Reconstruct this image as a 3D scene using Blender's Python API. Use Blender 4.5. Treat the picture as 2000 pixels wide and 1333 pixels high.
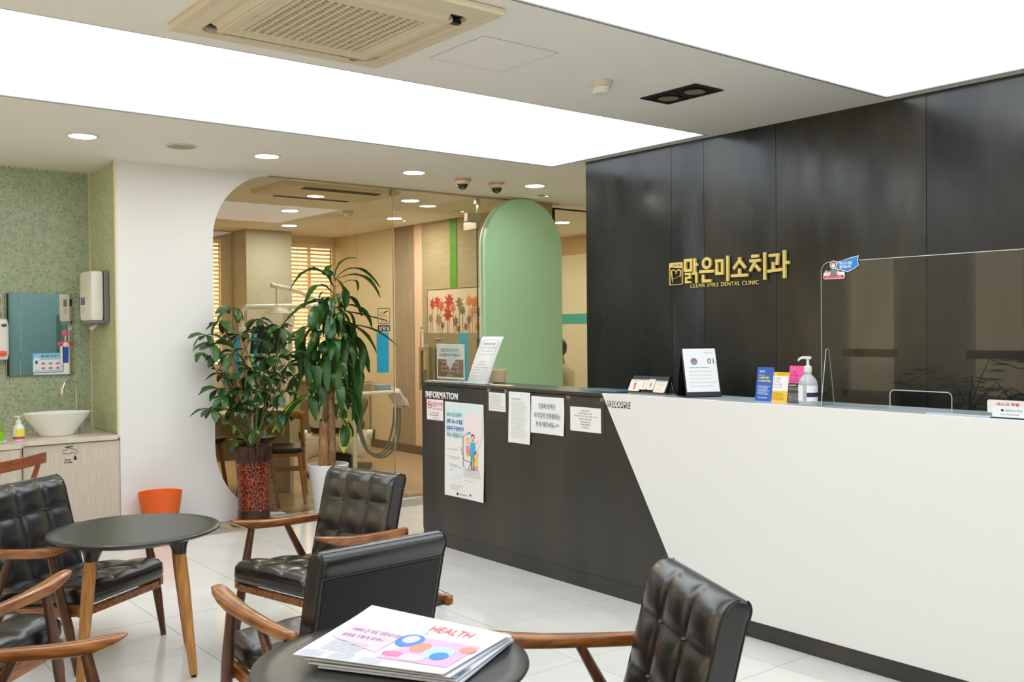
import bpy, bmesh, math, random
from mathutils import Vector, Matrix
PI = math.pi
random.seed(11)
for o in list(bpy.data.objects): bpy.data.objects.remove(o)
S = bpy.context.scene
COL = S.collection

# ------------------------------------------------------------------ camera, world, exposure
cam = bpy.data.cameras.new('camera'); cam_o = bpy.data.objects.new('camera', cam); COL.objects.link(cam_o)
cam.sensor_width = 36; cam.lens = 1898.31/2000*36; cam.clip_start = .05
cR = Vector((0.780361, -0.625264, -0.009061)); cU = Vector((0.014665, 0.003813, 0.999885)); cF = Vector((0.625157, 0.780404, -0.012145))
mw = Matrix((( cR.x, cU.x, -cF.x, 0), (cR.y, cU.y, -cF.y, 0), (cR.z, cU.z, -cF.z, 1.44), (0,0,0,1)))
cam_o.matrix_world = mw
cam.dof.use_dof = True; cam.dof.focus_distance = 5.6; cam.dof.aperture_fstop = 7.1
S.camera = cam_o
w = bpy.data.worlds.new('world'); S.world = w; w.use_nodes = True
w.node_tree.nodes['Background'].inputs[0].default_value = (.75, .85, 1, 1)
w.node_tree.nodes['Background'].inputs[1].default_value = .3
S.view_settings.view_transform = 'Standard'; S.view_settings.look = 'None'
S.view_settings.gamma = 1; S.view_settings.use_curve_mapping = False
S.view_settings.exposure = 0.22
S.cycles.transparent_max_bounces = 24; S.cycles.max_bounces = 10; S.cycles.diffuse_bounces = 6
PANEL_STRENGTH = 2.7      # luminous ceiling
DOWN_STRENGTH = 200        # recessed discs
WINDOW_STRENGTH = 1.9     # daylight behind the blinds

# ------------------------------------------------------------------ materials
def lin(c):
    return tuple(((v/255)/12.92 if v <= 10.3 else (((v/255)+.055)/1.055)**2.4) for v in c)
MATS = {}
def M(name, col, rough=.5, metal=0, col2=None, scale=8, amt=1.0, stretch=None, bump=0, bscale=None, spec=.5, coat=0, detail=4, lo=.35, hi=.65, trans=0, isl=None, rough2=None):
    """principled material; col2 mixed in by object-space noise; isl = second colour mixed per separate piece"""
    if name in MATS: return MATS[name]
    m = bpy.data.materials.new(name); m.use_nodes = True; nt = m.node_tree; b = nt.nodes['Principled BSDF']
    c = lin(col)+(1,); b.inputs['Base Color'].default_value = c; b.inputs['Roughness'].default_value = rough
    b.inputs['Metallic'].default_value = metal; b.inputs['Specular IOR Level'].default_value = spec
    b.inputs['Coat Weight'].default_value = coat
    if trans: b.inputs['Transmission Weight'].default_value = trans
    src = None
    if col2 or bump:
        tc = nt.nodes.new('ShaderNodeTexCoord'); mp = nt.nodes.new('ShaderNodeMapping'); nt.links.new(tc.outputs['Object'], mp.inputs[0])
        if stretch: mp.inputs['Scale'].default_value = stretch
        if col2:
            n = nt.nodes.new('ShaderNodeTexNoise'); n.inputs['Scale'].default_value = scale; n.inputs['Detail'].default_value = detail
            nt.links.new(mp.outputs[0], n.inputs[0])
            r = nt.nodes.new('ShaderNodeMapRange'); r.inputs[1].default_value = lo; r.inputs[2].default_value = hi; r.inputs[4].default_value = amt
            nt.links.new(n.outputs[0], r.inputs[0])
            mx = nt.nodes.new('ShaderNodeMix'); mx.data_type = 'RGBA'; mx.inputs[6].default_value = c; mx.inputs[7].default_value = lin(col2)+(1,)
            nt.links.new(r.outputs[0], mx.inputs[0]); nt.links.new(mx.outputs[2], b.inputs['Base Color']); src = mx.outputs[2]
        if bump:
            n2 = nt.nodes.new('ShaderNodeTexNoise'); n2.inputs['Scale'].default_value = bscale or scale; nt.links.new(mp.outputs[0], n2.inputs[0])
            bp = nt.nodes.new('ShaderNodeBump'); bp.inputs['Strength'].default_value = bump; bp.inputs['Distance'].default_value = .01
            nt.links.new(n2.outputs[0], bp.inputs['Height']); nt.links.new(bp.outputs[0], b.inputs['Normal'])
    if rough2:
        n3 = nt.nodes.new('ShaderNodeTexNoise'); n3.inputs['Scale'].default_value = 1.4; n3.inputs['Detail'].default_value = 6
        m3 = nt.nodes.new('ShaderNodeMapping'); m3.inputs['Scale'].default_value = (1,2.6,.45); t3 = nt.nodes.new('ShaderNodeTexCoord')
        nt.links.new(t3.outputs['Object'], m3.inputs[0]); nt.links.new(m3.outputs[0], n3.inputs[0])
        r3 = nt.nodes.new('ShaderNodeMapRange'); r3.inputs[1].default_value = .35; r3.inputs[2].default_value = .7; r3.inputs[3].default_value = rough; r3.inputs[4].default_value = rough2
        nt.links.new(n3.outputs[0], r3.inputs[0]); nt.links.new(r3.outputs[0], b.inputs['Roughness'])
    if isl:
        g = nt.nodes.new('ShaderNodeNewGeometry'); mx = nt.nodes.new('ShaderNodeMix'); mx.data_type = 'RGBA'
        pw = nt.nodes.new('ShaderNodeMath'); pw.operation = 'POWER'; pw.inputs[1].default_value = 1.6
        nt.links.new(g.outputs['Random Per Island'], pw.inputs[0]); nt.links.new(pw.outputs[0], mx.inputs[0])
        mx.inputs[6].default_value = c; mx.inputs[7].default_value = lin(isl)+(1,)
        if src: nt.links.new(src, mx.inputs[6])
        nt.links.new(mx.outputs[2], b.inputs['Base Color'])
    MATS[name] = m; return m
def EM(name, col, strength):
    if name in MATS: return MATS[name]
    m = bpy.data.materials.new(name); m.use_nodes = True; nt = m.node_tree; nt.nodes.clear()
    e = nt.nodes.new('ShaderNodeEmission'); e.inputs[0].default_value = lin(col)+(1,); e.inputs[1].default_value = strength
    o = nt.nodes.new('ShaderNodeOutputMaterial'); nt.links.new(e.outputs[0], o.inputs[0]); MATS[name] = m; return m
def GLASS(name, tint=(235,240,228), ior=1.5, rough=0.0, boost=1.7):
    """thin clear sheet: transparent, with fresnel reflection on its faces"""
    if name in MATS: return MATS[name]
    m = bpy.data.materials.new(name); m.use_nodes = True; nt = m.node_tree; nt.nodes.clear()
    t = nt.nodes.new('ShaderNodeBsdfTransparent'); t.inputs[0].default_value = lin(tint)+(1,)
    g = nt.nodes.new('ShaderNodeBsdfGlossy'); g.inputs['Roughness'].default_value = rough
    f = nt.nodes.new('ShaderNodeFresnel'); f.inputs[0].default_value = ior
    k = nt.nodes.new('ShaderNodeMath'); k.operation = 'MULTIPLY'; k.inputs[1].default_value = boost; k.use_clamp = True
    mx = nt.nodes.new('ShaderNodeMixShader'); o = nt.nodes.new('ShaderNodeOutputMaterial')
    ge = nt.nodes.new('ShaderNodeNewGeometry'); iv = nt.nodes.new('ShaderNodeMath'); iv.operation = 'SUBTRACT'; iv.inputs[0].default_value = 1
    nt.links.new(ge.outputs['Backfacing'], iv.inputs[1]); kk = nt.nodes.new('ShaderNodeMath'); kk.operation = 'MULTIPLY'; nt.links.new(k.outputs[0], kk.inputs[0]); nt.links.new(iv.outputs[0], kk.inputs[1])
    nt.links.new(f.outputs[0], k.inputs[0]); nt.links.new(kk.outputs[0], mx.inputs[0]); nt.links.new(t.outputs[0], mx.inputs[1]); nt.links.new(g.outputs[0], mx.inputs[2]); nt.links.new(mx.outputs[0], o.inputs[0])
    MATS[name] = m; return m

white_paint = M('white_paint', (234,234,233), .75, bump=.05, bscale=60)
ceil_paint = M('ceiling_paint', (240,237,230), .85)
wall_cream = M('cream_wallpaper', (228,214,184), .8, col2=(221,206,174), scale=30)
wall_brown = M('brown_wallpaper', (162,146,116), .8, col2=(152,136,106), scale=3, stretch=(6,6,1))
grey_paint = M('grey_column_paint', (182,177,163), .8)
floor_tile_m = M('polished_porcelain', (226,224,219), .13, col2=(219,216,210), scale=3, spec=.5)
grout_m = M('floor_grout', (150,146,138), .8)
plank_m = M('wood_floor', (190,164,130), .3, col2=(174,147,114), scale=6, stretch=(1,10,1))
steel_dark = M('blackened_steel', (38,40,38), .32, col2=(58,54,48), scale=1.3, stretch=(1,2.2,.5), bump=.03, bscale=2, detail=6, spec=.6)
panel_steel = []
for i, (a, b2) in enumerate([((25,28,28),(46,46,42)), ((26,29,31),(76,78,84)), ((26,30,30),(62,60,54)), ((28,30,29),(70,64,52)), ((24,26,26),(54,52,50)), ((20,22,22),(50,52,58))]):
    panel_steel.append(M('steel_panel_%d' % i, a, .13, rough2=.34, col2=b2, scale=1.9, stretch=(1,1.5,.5), bump=.05, bscale=1.1, detail=8, spec=.5, lo=.42, hi=.78))
white_lam = M('white_laminate', (231,231,230), .35)
grey_top = M('grey_worktop', (188,195,202), .2)
chrome = M('chrome', (225,225,225), .12, metal=1)
brushed = M('brushed_steel', (190,180,160), .3, metal=1)
plastic_w = M('white_plastic', (232,230,222), .35)
plastic_ivory = M('ivory_plastic', (222,212,188), .45)
plastic_g = M('grey_plastic', (120,120,122), .45)
black_m = M('black_plastic', (22,22,23), .35)
leather = M('black_leather', (19,19,20), .27, spec=1.0, bump=.045, bscale=140)
leather_side = M('black_leather_side', (13,14,16), .5, bump=.08, bscale=120)
wood = M('walnut_wood', (166,104,48), .26, col2=(118,68,30), scale=9, stretch=(7,1,7), coat=.4)
wood_dark = M('dark_walnut_wood', (104,60,34), .3, col2=(70,40,24), scale=9, stretch=(7,7,1), coat=.3)
oak = M('oak_wood', (196,140,74), .45, col2=(166,112,56), scale=7, stretch=(12,12,1.2))
table_black = M('black_table_top', (38,37,34), .3, col2=(46,45,41), scale=4, stretch=(1,6,1))
paper = M('white_paper', (236,237,238), .6)
ink = M('black_ink', (40,40,44), .6)
ink_grey = M('grey_ink', (150,150,156), .6)
gold = M('gold_letter', (236,210,118), .45)
glass_m = GLASS('partition_glass', (247,247,238), 1.5)
acryl = GLASS('clear_acrylic', (244,246,244), 1.42)
acryl_edge = M('acrylic_edge', (205,212,208), .2)

# ------------------------------------------------------------------ mesh builder
def spline(P, k=5):
    P = [Vector(p) for p in P]; out = []
    for i in range(len(P)-1):
        a, b, c, d = P[max(0,i-1)], P[i], P[i+1], P[min(len(P)-1,i+2)]
        for j in range(k):
            t = j/k; out.append(.5*((2*b)+(c-a)*t+(2*a-5*b+4*c-d)*t*t+(3*b-a-3*c+d)*t*t*t))
    return out+[P[-1]]
class MB:
    def __init__(s): s.v = []; s.f = []
    def add(s, vs, fs):
        n = len(s.v); s.v += [tuple(v) for v in vs]; s.f += [tuple(i+n for i in f) for f in fs]; return s
    def box(s, x0, x1, y0, y1, z0, z1):
        return s.add([(x0,y0,z0),(x1,y0,z0),(x1,y1,z0),(x0,y1,z0),(x0,y0,z1),(x1,y0,z1),(x1,y1,z1),(x0,y1,z1)],
                     [(0,3,2,1),(4,5,6,7),(0,1,5,4),(1,2,6,5),(2,3,7,6),(3,0,4,7)])
    def rings(s, rs, cap=True, closed=False):
        n = len(rs[0]); vs = [p for r in rs for p in r]; fs = []
        m = len(rs)
        for i in range(m if closed else m-1):
            a = i*n; b = ((i+1) % m)*n
            for j in range(n): k = (j+1) % n; fs.append((a+j, a+k, b+k, b+j))
        if cap and not closed: fs.append(tuple(reversed(range(n)))); fs.append(tuple(range((m-1)*n, m*n)))
        return s.add(vs, fs)
    def tube(s, pts, r, n=10, closed=False, flat=1.0):
        pts = [Vector(p) for p in pts]; rs = []; m = len(pts)
        rr = r if isinstance(r, (list, tuple)) else [r]*m
        up = None
        for i, p in enumerate(pts):
            a = pts[(i-1) % m] if (i > 0 or closed) else p; b = pts[(i+1) % m] if (i < m-1 or closed) else p
            t = (b-a).normalized()
            if up is None: up = Vector((0,0,1)) if abs(t.z) < .9 else Vector((1,0,0))
            x = t.cross(up)
            if x.length < 1e-4: x = t.cross(Vector((.3,1,.2)))
            x.normalize(); y = x.cross(t).normalized(); up = y
            rs.append([p + x*math.cos(2*PI*j/n)*rr[i] + y*math.sin(2*PI*j/n)*rr[i]*flat for j in range(n)])
        return s.rings(rs, closed=closed)
    def lathe(s, prof, n=32, c=(0,0,0), sx=1, sy=1):
        rs = [[(c[0]+max(r,1e-4)*math.cos(2*PI*j/n)*sx, c[1]+max(r,1e-4)*math.sin(2*PI*j/n)*sy, c[2]+z) for j in range(n)] for r, z in prof]
        return s.rings(rs)
    def prism(s, poly, d0, d1, f):
        """poly of (u,v); f(u,v,d)->xyz"""
        n = len(poly); return s.rings([[f(u, v, d0) for u, v in poly], [f(u, v, d1) for u, v in poly]])
    def ball(s, c, r, n=12, sq=(1,1,1)):
        prof = [(math.sin(PI*i/(n//2)), -math.cos(PI*i/(n//2))) for i in range(n//2+1)]
        return s.rings([[(c[0]+max(a,1e-3)*r*sq[0]*math.cos(2*PI*j/n), c[1]+max(a,1e-3)*r*sq[1]*math.sin(2*PI*j/n), c[2]+b*r*sq[2]) for j in range(n)] for a, b in prof])
    def rbox(s, c, size, r, n=(8,8,4), disp=None, xf=None):
        """closed rounded box on a cube grid; disp(u,v,w,side)->offset along outward normal"""
        hx, hy, hz = [v/2 for v in size]; idx = {}; vs = []; fs = []
        nx, ny, nz = n
        def key(i, j, k):
            if (i, j, k) in idx: return idx[(i, j, k)]
            u, v, w_ = i/nx*2-1, j/ny*2-1, k/nz*2-1
            p = Vector((u*hx, v*hy, w_*hz)); q = Vector((max(-hx+r, min(hx-r, p.x)), max(-hy+r, min(hy-r, p.y)), max(-hz+r, min(hz-r, p.z))))
            d = p-q
            nn = d.normalized() if d.length > 1e-6 else Vector((0,0,1))
            p = q + nn*r if d.length > 1e-6 else p
            if disp: p = p + disp(u, v, w_)
            p = p + Vector(c)
            if xf: p = xf(p)
            idx[(i, j, k)] = len(vs); vs.append(tuple(p)); return idx[(i, j, k)]
        for i in range(nx):
            for j in range(ny):
                fs.append((key(i,j,0), key(i,j+1,0), key(i+1,j+1,0), key(i+1,j,0)))
                fs.append((key(i,j,nz), key(i+1,j,nz), key(i+1,j+1,nz), key(i,j+1,nz)))
        for i in range(nx):
            for k in range(nz):
                fs.append((key(i,0,k), key(i+1,0,k), key(i+1,0,k+1), key(i,0,k+1)))
                fs.append((key(i,ny,k), key(i,ny,k+1), key(i+1,ny,k+1), key(i+1,ny,k)))
        for j in range(ny):
            for k in range(nz):
                fs.append((key(0,j,k), key(0,j,k+1), key(0,j+1,k+1), key(0,j+1,k)))
                fs.append((key(nx,j,k), key(nx,j+1,k), key(nx,j+1,k+1), key(nx,j,k+1)))
        return s.add(vs, fs)
    def mesh(s, name, mat, smooth=True, ang=38):
        me = bpy.data.meshes.new(name); me.from_pydata(s.v, [], s.f); me.validate(); me.update()
        if mat: me.materials.append(mat)
        if smooth: me.shade_smooth(); me.set_sharp_from_angle(angle=math.radians(ang))
        return me
    def build(s, name, mat, parent=None, smooth=True, ang=38, bevel=0, **kw):
        o = bpy.data.objects.new(name, s.mesh(name, mat, smooth, ang)); COL.objects.link(o)
        if parent: o.parent = parent
        if bevel:
            b = o.modifiers.new('bevel', 'BEVEL'); b.width = bevel; b.segments = 2; b.limit_method = 'ANGLE'
        for k, v in kw.items(): o[k] = v
        return o
def B(name, mat, x0, x1, y0, y1, z0, z1, parent=None, bevel=0, **kw):
    return MB().box(x0,x1,y0,y1,z0,z1).build(name, mat, parent, smooth=False, bevel=bevel, **kw)
def struct(o): o['kind'] = 'structure'; return o
def thing(name, label, cat, loc=(0,0,0), rz=0, group=None, mat=None):
    o = bpy.data.objects.new(name, None); COL.objects.link(o); o.empty_display_size = .05
    if mat is not None: o.matrix_world = mat
    else: o.location = loc; o.rotation_euler = (0,0,rz)
    o['label'] = label; o['category'] = cat
    if group: o['group'] = group
    return o
def tag(o, label, cat, group=None):
    o['label'] = label; o['category'] = cat
    if group: o['group'] = group
    return o
def inst(name, me, parent, loc=(0,0,0), rot=(0,0,0), scale=(1,1,1)):
    o = bpy.data.objects.new(name, me); COL.objects.link(o); o.parent = parent
    o.location = loc; o.rotation_euler = rot; o.scale = scale; return o
def copytree(r, loc, rz, label=None):
    c = r.copy(); COL.objects.link(c); c.location = loc; c.rotation_euler = (0,0,rz)
    if label: c['label'] = label
    for ch in r.children:
        d = ch.copy(); COL.objects.link(d); d.parent = c
        for g in ch.children:
            e = g.copy(); COL.objects.link(e); e.parent = d
    return c
def child(name, parent, world, parent_world):
    o = bpy.data.objects.new(name, None); COL.objects.link(o); o.parent = parent; o.matrix_local = parent_world.inverted() @ world; o.empty_display_size = .02; return o
def basis(origin, right, up=(0,0,1)):
    """board frame: local x = reader's right, y = up, z = out of the board"""
    r = Vector(right).normalized(); u = Vector(up).normalized(); n = r.cross(u).normalized(); u = n.cross(r)
    return Matrix(((r.x,u.x,n.x,origin[0]),(r.y,u.y,n.y,origin[1]),(r.z,u.z,n.z,origin[2]),(0,0,0,1)))
def text(body, mat, parent, x, y, w=None, h=None, d=.0004, z=.0008, name='lettering', bold=0, shear=0, align='L', ext=None, track=1.0):
    """lettering fitted to a box w x h whose lower left corner is x,y in the parent's frame"""
    c = bpy.data.curves.new('t', 'FONT'); c.body = body; c.size = 1; c.resolution_u = 3; c.offset = bold; c.shear = shear; c.space_character = track; c.align_x = 'CENTER' if align == 'C' else 'LEFT'
    o = bpy.data.objects.new('t', c); me = bpy.data.meshes.new_from_object(o)
    bpy.data.objects.remove(o); bpy.data.curves.remove(c)
    xs = [v.co.x for v in me.vertices]; ys = [v.co.y for v in me.vertices]
    sx = w/(max(xs)-min(xs)) if w else None; sy = h/(max(ys)-min(ys)) if h else None
    sx = sx or sy; sy = sy or sx; mx, my = min(xs), min(ys)
    bm = bmesh.new(); bm.from_mesh(me)
    for v in bm.verts: v.co = Vector(((v.co.x-mx)*sx+x, (v.co.y-my)*sy+y, z))
    if ext:
        bmesh.ops.remove_doubles(bm, verts=bm.verts, dist=1e-6)
        r = bmesh.ops.extrude_face_region(bm, geom=list(bm.faces))
        for g in r['geom']:
            if isinstance(g, bmesh.types.BMVert): g.co.z += ext
    bm.to_mesh(me); bm.free(); me.materials.clear(); me.materials.append(mat)
    ob = bpy.data.objects.new(name, me); COL.objects.link(ob); ob.parent = parent; return ob
def rect(parent, mat, x0, x1, y0, y1, z=.0006, d=.0003, name='print', **kw):
    return MB().box(x0,x1,y0,y1,z-d,z).build(name, mat, parent, smooth=False, **kw)
def scribble(parent, mat, x0, x1, y0, y1, lines, z=.0008, name='fine_print', seed=1, fill=.55):
    """rows of word-sized dashes: print too small to read"""
    rg = random.Random(seed); m = MB(); hgt = (y1-y0)/lines
    for i in range(lines):
        yy = y1-(i+1)*hgt; x = x0; xe = x0+(x1-x0)*rg.uniform(.7, 1)
        while x < xe:
            l = min(rg.uniform(.02, .09)*(x1-x0)*1.6, xe-x); m.box(x, x+l, yy+hgt*(1-fill)/2, yy+hgt*(1+fill)/2, z-.0002, z); x += l+.012*(x1-x0)+.0008
    o = m.build(name, mat, parent, smooth=False); o['kind'] = 'stuff'; return o
def rrect(x0, x1, y0, y1, r, n=5):
    out = []
    for cx, cy, a0 in ((x1-r,y1-r,0),(x0+r,y1-r,90),(x0+r,y0+r,180),(x1-r,y0+r,270)):
        for i in range(n+1): a = math.radians(a0+90*i/n); out.append((cx+r*math.cos(a), cy+r*math.sin(a)))
    return out
def flat(parent, mat, poly, z=.0006, d=.0003, name='print', **kw):
    return MB().prism(poly, z-d, z, lambda u,v,t:(u,v,t)).build(name, mat, parent, smooth=False, **kw)
def ell(cx, cy, rx, ry, n=20): return [(cx+rx*math.cos(2*PI*i/n), cy+ry*math.sin(2*PI*i/n)) for i in range(n)]
DRACAENA_LEAVES = [(3.669, 6.8, 1.846, 3.743, 6.8, 1.981, 3.876, 6.8, 2.014, 0.05, 0), (3.668, 6.8, 1.778, 3.616, 6.8, 1.885, 3.661, 6.8, 1.954, 0.085, 0), (3.64, 6.796, 1.834, 3.456, 6.786, 1.907, 3.285, 6.78, 1.747, 0.075, 0), (3.671, 6.804, 1.827, 3.873, 6.814, 1.934, 4.096, 6.82, 1.788, 0.055, 0), (3.677, 6.79, 1.834, 3.891, 6.765, 1.871, 4.053, 6.75, 1.702, 0.07, 0), (3.691, 6.81, 1.779, 3.861, 6.835, 1.841, 3.91, 6.85, 1.761, 0.03, 0), (3.672, 6.79, 1.846, 3.721, 6.765, 1.778, 3.751, 6.75, 1.626, 0.08, 0), (3.644, 6.79, 1.738, 3.509, 6.765, 1.782, 3.387, 6.75, 1.615, 0.075, 0), (3.645, 6.81, 1.666, 3.491, 6.835, 1.666, 3.291, 6.85, 1.539, 0.07, 0), (3.632, 6.794, 1.626, 3.428, 6.779, 1.644, 3.189, 6.77, 1.45, 0.065, 0), (3.658, 6.8, 1.666, 3.812, 6.8, 1.7, 3.912, 6.8, 1.555, 0.05, 0), (3.671, 6.81, 1.603, 3.858, 6.835, 1.58, 4.189, 6.85, 1.514, 0.04, 0), (3.674, 6.79, 1.626, 3.865, 6.765, 1.619, 3.975, 6.75, 1.464, 0.06, 0), (3.659, 6.806, 1.539, 3.904, 6.821, 1.445, 4.062, 6.83, 1.257, 0.07, 0), (3.675, 6.796, 1.458, 3.944, 6.786, 1.465, 4.231, 6.78, 1.312, 0.055, 0), (3.655, 6.8, 1.418, 3.845, 6.8, 1.376, 3.976, 6.8, 1.103, 0.085, 0), (3.501, 6.77, 1.632, 3.444, 6.695, 1.564, 3.405, 6.65, 1.359, 0.08, 0), (3.604, 6.768, 1.586, 3.577, 6.688, 1.466, 3.544, 6.64, 1.213, 0.08, 0), (3.564, 6.806, 1.697, 3.588, 6.821, 1.626, 3.583, 6.83, 1.491, 0.08, 0), (3.69, 6.78, 1.498, 3.697, 6.73, 1.386, 3.686, 6.7, 1.14, 0.09, 0), (3.44, 6.79, 1.468, 3.375, 6.765, 1.429, 3.31, 6.75, 1.225, 0.075, 0), (3.614, 6.776, 1.009, 3.439, 6.716, 1.007, 3.439, 6.68, 0.756, 0.085, 0), (3.613, 6.776, 0.902, 3.665, 6.716, 0.89, 3.687, 6.68, 0.704, 0.085, 1), (3.661, 6.784, 0.827, 3.713, 6.744, 0.686, 3.698, 6.72, 0.485, 0.09, 1), (3.698, 6.796, 0.763, 3.782, 6.786, 0.698, 3.805, 6.78, 0.567, 0.04, 1), (3.598, 6.788, 0.93, 3.322, 6.758, 0.887, 3.198, 6.74, 0.665, 0.07, 1), (3.601, 6.81, 0.948, 3.382, 6.835, 0.911, 3.163, 6.85, 0.674, 0.065, 1), (3.593, 6.78, 0.942, 3.764, 6.73, 0.976, 3.844, 6.7, 0.716, 0.08, 0), (3.626, 6.792, 1.227, 3.817, 6.772, 1.162, 3.833, 6.76, 0.794, 0.09, 0), (3.656, 6.806, 1.266, 3.845, 6.821, 1.221, 3.931, 6.83, 1.005, 0.08, 0), (3.616, 6.81, 1.467, 3.453, 6.835, 1.409, 3.404, 6.85, 1.074, 0.085, 0), (3.605, 6.792, 1.387, 3.463, 6.772, 1.31, 3.427, 6.76, 0.998, 0.09, 0), (3.651, 6.81, 1.427, 3.809, 6.835, 1.352, 3.836, 6.85, 1.025, 0.09, 0), (3.598, 6.78, 1.268, 3.475, 6.73, 1.232, 3.473, 6.7, 0.96, 0.09, 0), (3.64, 6.812, 1.547, 3.76, 6.842, 1.507, 3.914, 6.86, 1.219, 0.07, 0), (3.62, 6.816, 1.507, 3.378, 6.856, 1.429, 3.251, 6.88, 1.235, 0.06, 0), (3.666, 6.816, 1.667, 3.643, 6.856, 1.668, 3.564, 6.88, 1.428, 0.085, 0), (3.64, 6.784, 1.626, 3.742, 6.744, 1.546, 3.79, 6.72, 1.337, 0.07, 0), (3.611, 6.808, 1.148, 3.446, 6.828, 1.133, 3.341, 6.84, 0.881, 0.075, 0), (3.634, 6.812, 1.067, 3.772, 6.842, 1.02, 3.816, 6.86, 0.813, 0.08, 0), (3.605, 6.8, 0.989, 3.538, 6.8, 0.932, 3.428, 6.8, 0.839, 0.05, 0), (3.67, 6.788, 1.386, 3.857, 6.758, 1.335, 3.871, 6.74, 1.08, 0.06, 0), (3.629, 6.772, 1.307, 3.622, 6.702, 1.229, 3.617, 6.66, 0.955, 0.09, 0), (3.596, 6.774, 1.367, 3.525, 6.709, 1.271, 3.535, 6.67, 0.978, 0.09, 0), (3.618, 6.772, 1.466, 3.471, 6.702, 1.389, 3.345, 6.66, 1.191, 0.08, 0)]
WHORLS = [(2.887, 6.882, 1.615), (2.793, 6.913, 1.517), (2.689, 6.927, 1.417), (2.687, 6.965, 1.286), (2.789, 6.912, 1.284), (2.969, 6.96, 1.414), (2.81, 6.728, 1.286), (3.06, 6.841, 1.528), (3.155, 6.965, 1.373), (3.016, 6.889, 1.241), (2.843, 6.954, 1.131), (2.914, 6.749, 1.116), (3.117, 6.842, 1.24), (3.209, 6.784, 1.469), (3.277, 6.861, 1.36), (3.213, 6.869, 1.237), (2.651, 6.723, 0.889), (2.769, 6.776, 0.972), (2.891, 6.793, 0.909), (3.084, 6.958, 0.967), (3.192, 6.919, 1.08), (2.817, 6.761, 0.766), (3.151, 6.927, 0.848), (3.189, 6.756, 0.971), (2.765, 6.881, 1.023), (3.283, 6.753, 1.275), (2.975, 6.72, 0.721), (3.268, 6.947, 1.116), (2.904, 6.774, 1.021), (3.045, 6.776, 1.11), (3.41, 6.975, 1.09), (2.913, 6.947, 0.631), (3.214, 6.795, 0.833), (3.22, 6.97, 1.431), (2.723, 6.86, 1.353), (3.011, 6.896, 1.165), (3.258, 6.773, 1.179), (3.106, 6.965, 0.849), (2.837, 6.9, 0.868), (2.813, 6.971, 1.245), (3.102, 6.952, 0.985), (2.873, 6.798, 0.853)]

# ------------------------------------------------------------------ the room shell
HC = 2.66
fl = struct(B('floor', grout_m, -1.7, 8.8, -1.6, 7.15, -.03, -.0018))
tile_bm = MB().rbox((0,0,0), (.5975,.5975,.012), .0015, (2,2,2)).mesh('tile', floor_tile_m, smooth=False)
for i in range(-9, 6):
    for j in range(-10, 5):
        x, y = 3.44+.6*i-.3, 4.305+.6*j+.3
        if -1.75 < x < 6.6 and -1.4 < y < 6.9 and not (x > 4.95 and y < 4.7): inst('tile', tile_bm, fl, (x, y, -.006))
tile_cut = MB().rbox((0,0,0), (.5975,.0915,.012), .0015, (2,2,2)).mesh('tile', floor_tile_m, smooth=False)
for i in range(0, 5): inst('tile', tile_cut, fl, (3.44+.6*i-.3-1.2, 7.052, -.006))
for i in range(0, 1): inst('tile', tile_cut, fl, (6.14, 7.052, -.006))
strip = B('threshold_strip', M('steel_threshold', (150,148,140), .35, metal=.8), 2.9, 6.3, 7.085, 7.2, -.002, .003, fl)
fl2 = struct(B('floor', M('dark_subfloor', (120,98,74), .6), 2.1, 8.8, 7.15, 11.6, -.03, -.0015))
pl = MB().rbox((0,0,0), (.1975,1.197,.012), .0012, (2,2,2)).mesh('plank', plank_m, smooth=False)
for i in range(20):
    for j in range(5):
        x = 2.3+.2*i; y = 7.3+1.2*j+.4*(i % 3)
        if x < 6.15 and y < 11.2: inst('plank', pl, fl2, (x, y, -.006))

ce = MB()
for y0, y1 in ((-1.6,-1.44), (.1,1.32), (2.82,4.04), (5.54,11.7)): ce.box(-1.7, 8.8, y0, y1, HC, HC+.1)
for y0, y1 in ((-1.44,.1), (1.32,2.82), (4.04,5.54)):
    ce.box(4.84, 8.8, y0, y1, HC, HC+.1); ce.box(-1.7, -1.1, y0, y1, HC, HC+.1)
struct(ce.build('ceiling', ceil_paint, smooth=False))
dif = EM('light_diffuser', (241,249,255), PANEL_STRENGTH); lframe = M('light_frame', (130,130,126), .5)
for (y0, y1), lab in zip(((1.32,2.82),(4.04,5.54),(-1.44,.1)), ('luminous white ceiling panel at the upper right, ending at the black wall', 'long luminous white ceiling panel beyond the air conditioner', 'luminous white ceiling panel over the waiting area entrance')):
    t = thing('luminous_ceiling_panel', lab, 'ceiling light', (1.87, (y0+y1)/2, HC))
    MB().box(-2.955, 2.955, -.735, .735, .006, .014).build('diffuser', dif, t, smooth=False)
    f = MB(); hx, hy = 2.97, (y1-y0)/2
    for a in ((-hx,hx,-hy,-hy+.012),(-hx,hx,hy-.012,hy),(-hx,-hx+.012,-hy+.012,hy-.012),(hx-.012,hx,-hy+.012,hy-.012)): f.box(*a, .0008, .02)
    f.build('frame', lframe, t, smooth=False)

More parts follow.
